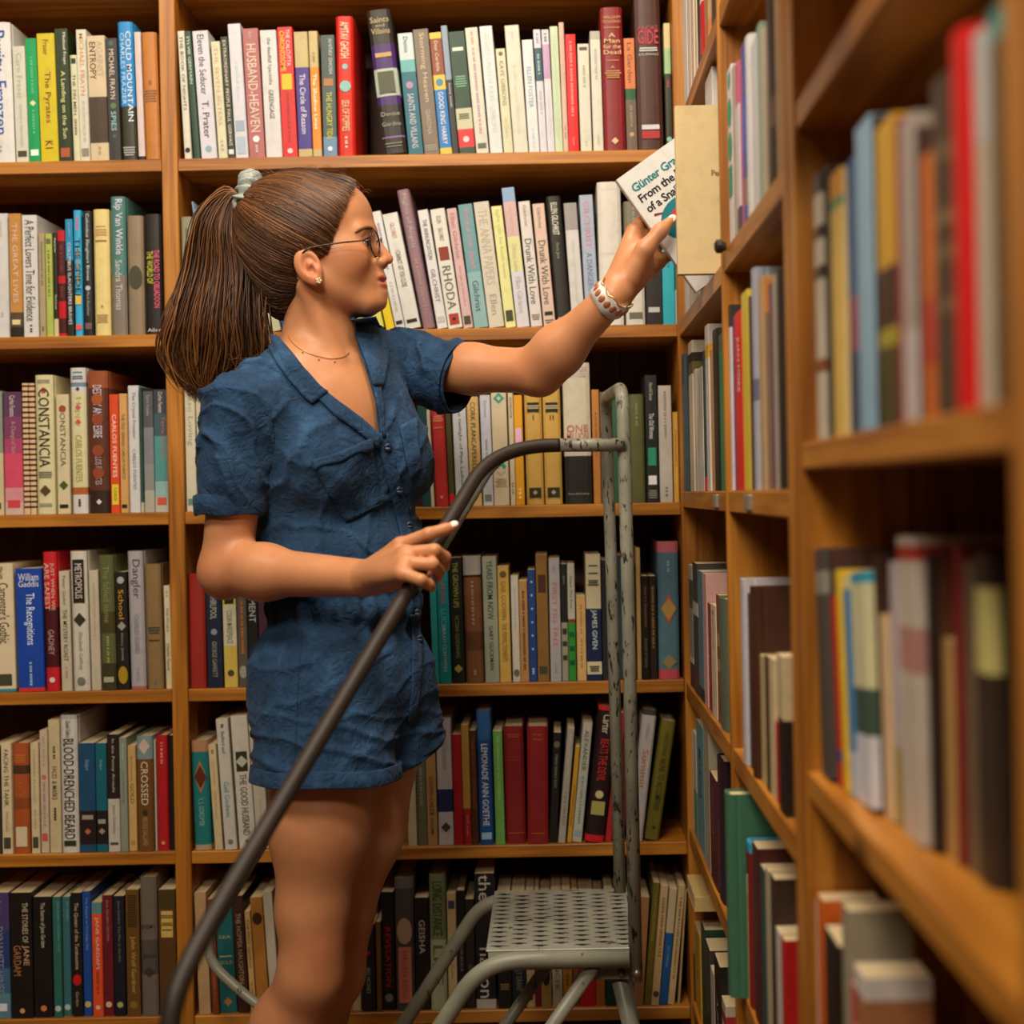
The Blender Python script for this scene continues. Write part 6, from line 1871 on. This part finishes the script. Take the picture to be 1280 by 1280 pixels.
# ponytail: wide fall from the tie, curling in at the ends
pt = Strands()
for k in range(2300):
    s = max(-1.15, min(1.15, hr.gauss(0, .52))); dp = hr.gauss(0, .45)
    core_ = 1 - min(1, math.hypot(s, dp) / 1.3)
    end = hr.choice((0, 0, 0, 1, 2))
    lat = dp * .030
    x1 = 300 - 3 + s * 8; 
    ctrl = [(310 + s * 4, 253 + dp * 4, lat * .2), (289 + s * 8, 247 + s * 9 + hr.gauss(0, 2), lat * .4), (276 + s * 26, 285 + s * 14, lat), (278 + s * 40, 335, lat * 1.1),
            (270 + s * 50, 395, lat * 1.2), (268 + s * 57, 440 + hr.uniform(-8, 8), lat * 1.2)]
    if s > .25 and end: ctrl += [(286 + s * 50, 452 + hr.uniform(-6, 10), lat * 1.1), (320 + s * 22, 440 + hr.uniform(-4, 14), lat)]
    elif s < -.3: ctrl += [(252 + s * 34 + 8, 472 + hr.uniform(-6, 8), lat), (262 + s * 26 + 10, 496 + hr.uniform(-12, 8), lat * .8)]
    else: ctrl += [(262 + s * 44, 476 + hr.uniform(-10, 8), lat), (264 + s * 34 + hr.uniform(-6, 10), 500 + hr.uniform(-22, 8), lat * .8)]
    wx = hr.gauss(0, 2.2); ph = hr.uniform(0, 6.28); am = hr.uniform(0, 9)
    pts = [Hd(x + wx * (i > 1) + am * math.sin(ph + i * 1.1) * (i > 2), y, -.004 + l - .012 * (i > 3)) for i, (x, y, l) in enumerate(ctrl)]
    pt.add(spline(pts, 4), hr.uniform(.0005, .0011), haircol(.16 if s < -.1 else .04 if s < .4 else -.05))
pony = pt.build('ponytail', hair); pony['kind'] = 'stuff'
# scrunchie: puckered ring of grey satin round the tie
def scrunchie():
    c = A(Hd(308, 246, -.006)); ax_ = A((HF * .92 + ZU * -.28 + HL * .22).normalized())
    u = A(HL); u = u - ax_ * (u @ ax_); u /= np.linalg.norm(u); w = np.cross(ax_, u)
    n, m = 84, 18; v = []; f = []
    rr = random.Random(9); ph = [rr.uniform(0, 6.28) for _ in range(5)]
    for i in range(n):
        th = 2 * math.pi * i / n
        R = .0215 + .0026 * math.sin(3 * th + ph[0])
        for j in range(m):
            a = 2 * math.pi * j / m
            pk_ = 1 + .30 * math.sin(13 * th + ph[1] + 1.2 * math.sin(a)) + .16 * math.sin(21 * th + ph[2] + 2 * a)
            r = .0125 * max(.42, pk_)
            q = c + (u * math.cos(th) + w * math.sin(th)) * (R + r * math.cos(a)) + ax_ * (r * 1.05 * math.sin(a))
            v.append(q)
    for i in range(n):
        for j in range(m): f.append((i * m + j, ((i + 1) % n) * m + j, ((i + 1) % n) * m + (j + 1) % m, i * m + (j + 1) % m))
    me = mesh('scrunchie', v, f)
    bm = bmesh.new(); bm.from_mesh(me); bmesh.ops.recalc_face_normals(bm, faces=bm.faces[:]); bm.to_mesh(me); bm.free()
    o = wpart('scrunchie', me, plain('grey_satin', hexc('9aa39c'), 0.42, noise=.08, nscale=120, bump=.2))
    o['label'] = 'grey satin scrunchie'
scrunchie()

# ================================================================== glasses, earring, necklace, bracelet
M_frame = plain('tortoise_frame', hexc('3a1812'), 0.25, noise=.35, nscale=160)
M_gold = plain('gold', hexc('d8ac68'), 0.3, 0.45)
def glass_mat():
    m = bpy.data.materials.new('spectacle_lens'); m.use_nodes = True; nt = m.node_tree
    nt.nodes.remove(nt.nodes['Principled BSDF'])
    t = nd(nt, 'ShaderNodeBsdfTransparent'); gl = nd(nt, 'ShaderNodeBsdfGlossy'); gl.inputs['Roughness'].default_value = .03
    mx = nd(nt, 'ShaderNodeMixShader'); mx.inputs[0].default_value = .07
    nt.links.new(t.outputs[0], mx.inputs[1]); nt.links.new(gl.outputs[0], mx.inputs[2]); nt.links.new(mx.outputs[0], nt.nodes['Material Output'].inputs[0])
    return m
rim = []
glasses = None
for s in (-1, 1):
    c = Hd(468.5, 303.5, s * .0335)
    w = (HL * s * .97 - HF * .13).normalized()         # lens plane bows back at the temples
    ring = [c + w * (.0245 * math.cos(a)) + ZU * (.0172 * math.sin(a)) for a in np.linspace(0, 2 * math.pi, 40)]
    b = MB(); b.tube(ring, .0012, 8, False)
    o = wpart('spectacle_rim', mesh('rim', b.v, b.f), M_frame, glasses)
    if glasses is None:
        glasses = o; o.name = 'spectacles'; o['label'] = 'thin brown tortoiseshell glasses'
    lens = mesh('lens', ring[:-1], [tuple(range(39))])
    wpart('lens', lens, glass_mat() if s < 0 else bpy.data.materials['spectacle_lens'], glasses, False)
    h = c + w * .0245 + ZU * .004
    arm_ = spline([h, Hd(452, 300.5, s * .068), Hd(425, 303.5, s * .0745), Hd(396, 308, s * .0765), Hd(383, 312, s * .0785), Hd(374, 322, s * .0760)], 6)
    b = MB(); b.tube(arm_, .0013, 8); wpart('temple_arm', mesh('arm', b.v, b.f), M_frame, glasses)
b = MB(); b.tube(spline([Hd(471, 302, -.0095), Hd(474, 299.5, 0), Hd(471, 302, .0095)], 6), .0011, 8); wpart('bridge', mesh('bridge', b.v, b.f), M_frame, glasses)
# earring: small flower stud
c = Hd(398.5, 351, -.0815)
ear = wpart('earring', ellipsoid_me(c, (.0016, .0016, .0016), None, 10, 6), M_gold); ear['label'] = 'small flower-shaped stud earring'
M_pearl = plain('stud_petal', hexc('d8c8b0'), 0.15, 0.3)
for k in range(5):
    a = k * 2 * math.pi / 5
    wpart('petal', ellipsoid_me(c + HF * (.0027 * math.cos(a)) + ZU * (.0027 * math.sin(a)), (.0019, .0014, .0019), None, 10, 6), M_pearl, ear)
# necklace: fine chain lying round the neck base with tiny drops
bvh_body = BVHTree.FromPolygons([tuple(v) for v in BV], [tuple(q) for q in BQ])
def onbody(px, py, lift):
    d = (P(px, py, 1.0) - camo).normalized(); h = bvh_body.ray_cast(camo, d)
    if h[0] is None: return None
    n = h[1]; n = -n if n.dot(d) > 0 else n
    return h[0] + n * lift
npx = [(361, 420), (367, 430), (376, 437), (388, 443), (402, 447), (416, 448.5), (428, 446.5), (436, 441)]
np3 = [onbody(x, y, .0012) for x, y in npx]
np3 = [q for q in np3 if q is not None]
b = MB(); b.tube(spline(np3, 6), .00055, 6)
nl = wpart('necklace', mesh('necklace', b.v, b.f), M_gold); nl['label'] = 'fine gold necklace with tiny drops'
for x, y in ((378, 441), (398, 449.5), (418, 452)):
    q = onbody(x, y, .0016)
    if q is not None: wpart('drop', ellipsoid_me(q, (.0013, .0013, .0018), None, 8, 6), M_gold, nl)
# bracelet: broad white cuff with rose ovals
axw = (J['lw'] - J['le']).normalized()
bc = J['lw'] - axw * .004
uu = (Vector((0, 1, 0)) - axw * axw.y).normalized(); ww = axw.cross(uu)
M_cuff = plain('bracelet_white', hexc('e4ddd6'), 0.3); M_rose = plain('bracelet_rose', hexc('b8764e'), 0.3, .2)
prof = [(-.013, .0262), (-.0125, .0282), (0, .0288), (.0125, .0276), (.013, .0258), (0, .0262)]
v = []; f = []; n = 48
for i in range(n):
    th = 2 * math.pi * i / n
    for s, r in prof: v.append(bc + axw * (s + .002 * math.sin(3 * th)) + (uu * math.cos(th) + ww * math.sin(th)) * r)
for i in range(n):
    for j in range(6): f.append((i * 6 + j, i * 6 + (j + 1) % 6, ((i + 1) % n) * 6 + (j + 1) % 6, ((i + 1) % n) * 6 + j))
me = mesh('bracelet', v, f); bm = bmesh.new(); bm.from_mesh(me); bmesh.ops.recalc_face_normals(bm, faces=bm.faces[:]); bm.to_mesh(me); bm.free()
brc = wpart('bracelet', me, M_cuff); brc['label'] = 'white cuff bracelet with rose and gold ornaments'
for i in range(9):
    th = math.radians(100 + i * 22); o = uu * math.cos(th) + ww * math.sin(th); tg = axw.cross(o)
    M3 = np.array([axw, tg, o]).T
    e = wpart('ornament', ellipsoid_me(bc + o * .0284 + axw * .001, (.0062, .0046, .0016), M3, 14, 6), M_rose, brc)
ring = [bc + axw * .0135 + axw * (.0022 * math.sin(8 * a)) + (uu * math.cos(a) + ww * math.sin(a)) * .0278 for a in np.linspace(0, 2 * math.pi, 90)]
b = MB(); b.tube(ring, .0011, 6, False); wpart('gold_edge', mesh('edge', b.v, b.f), M_gold, brc)
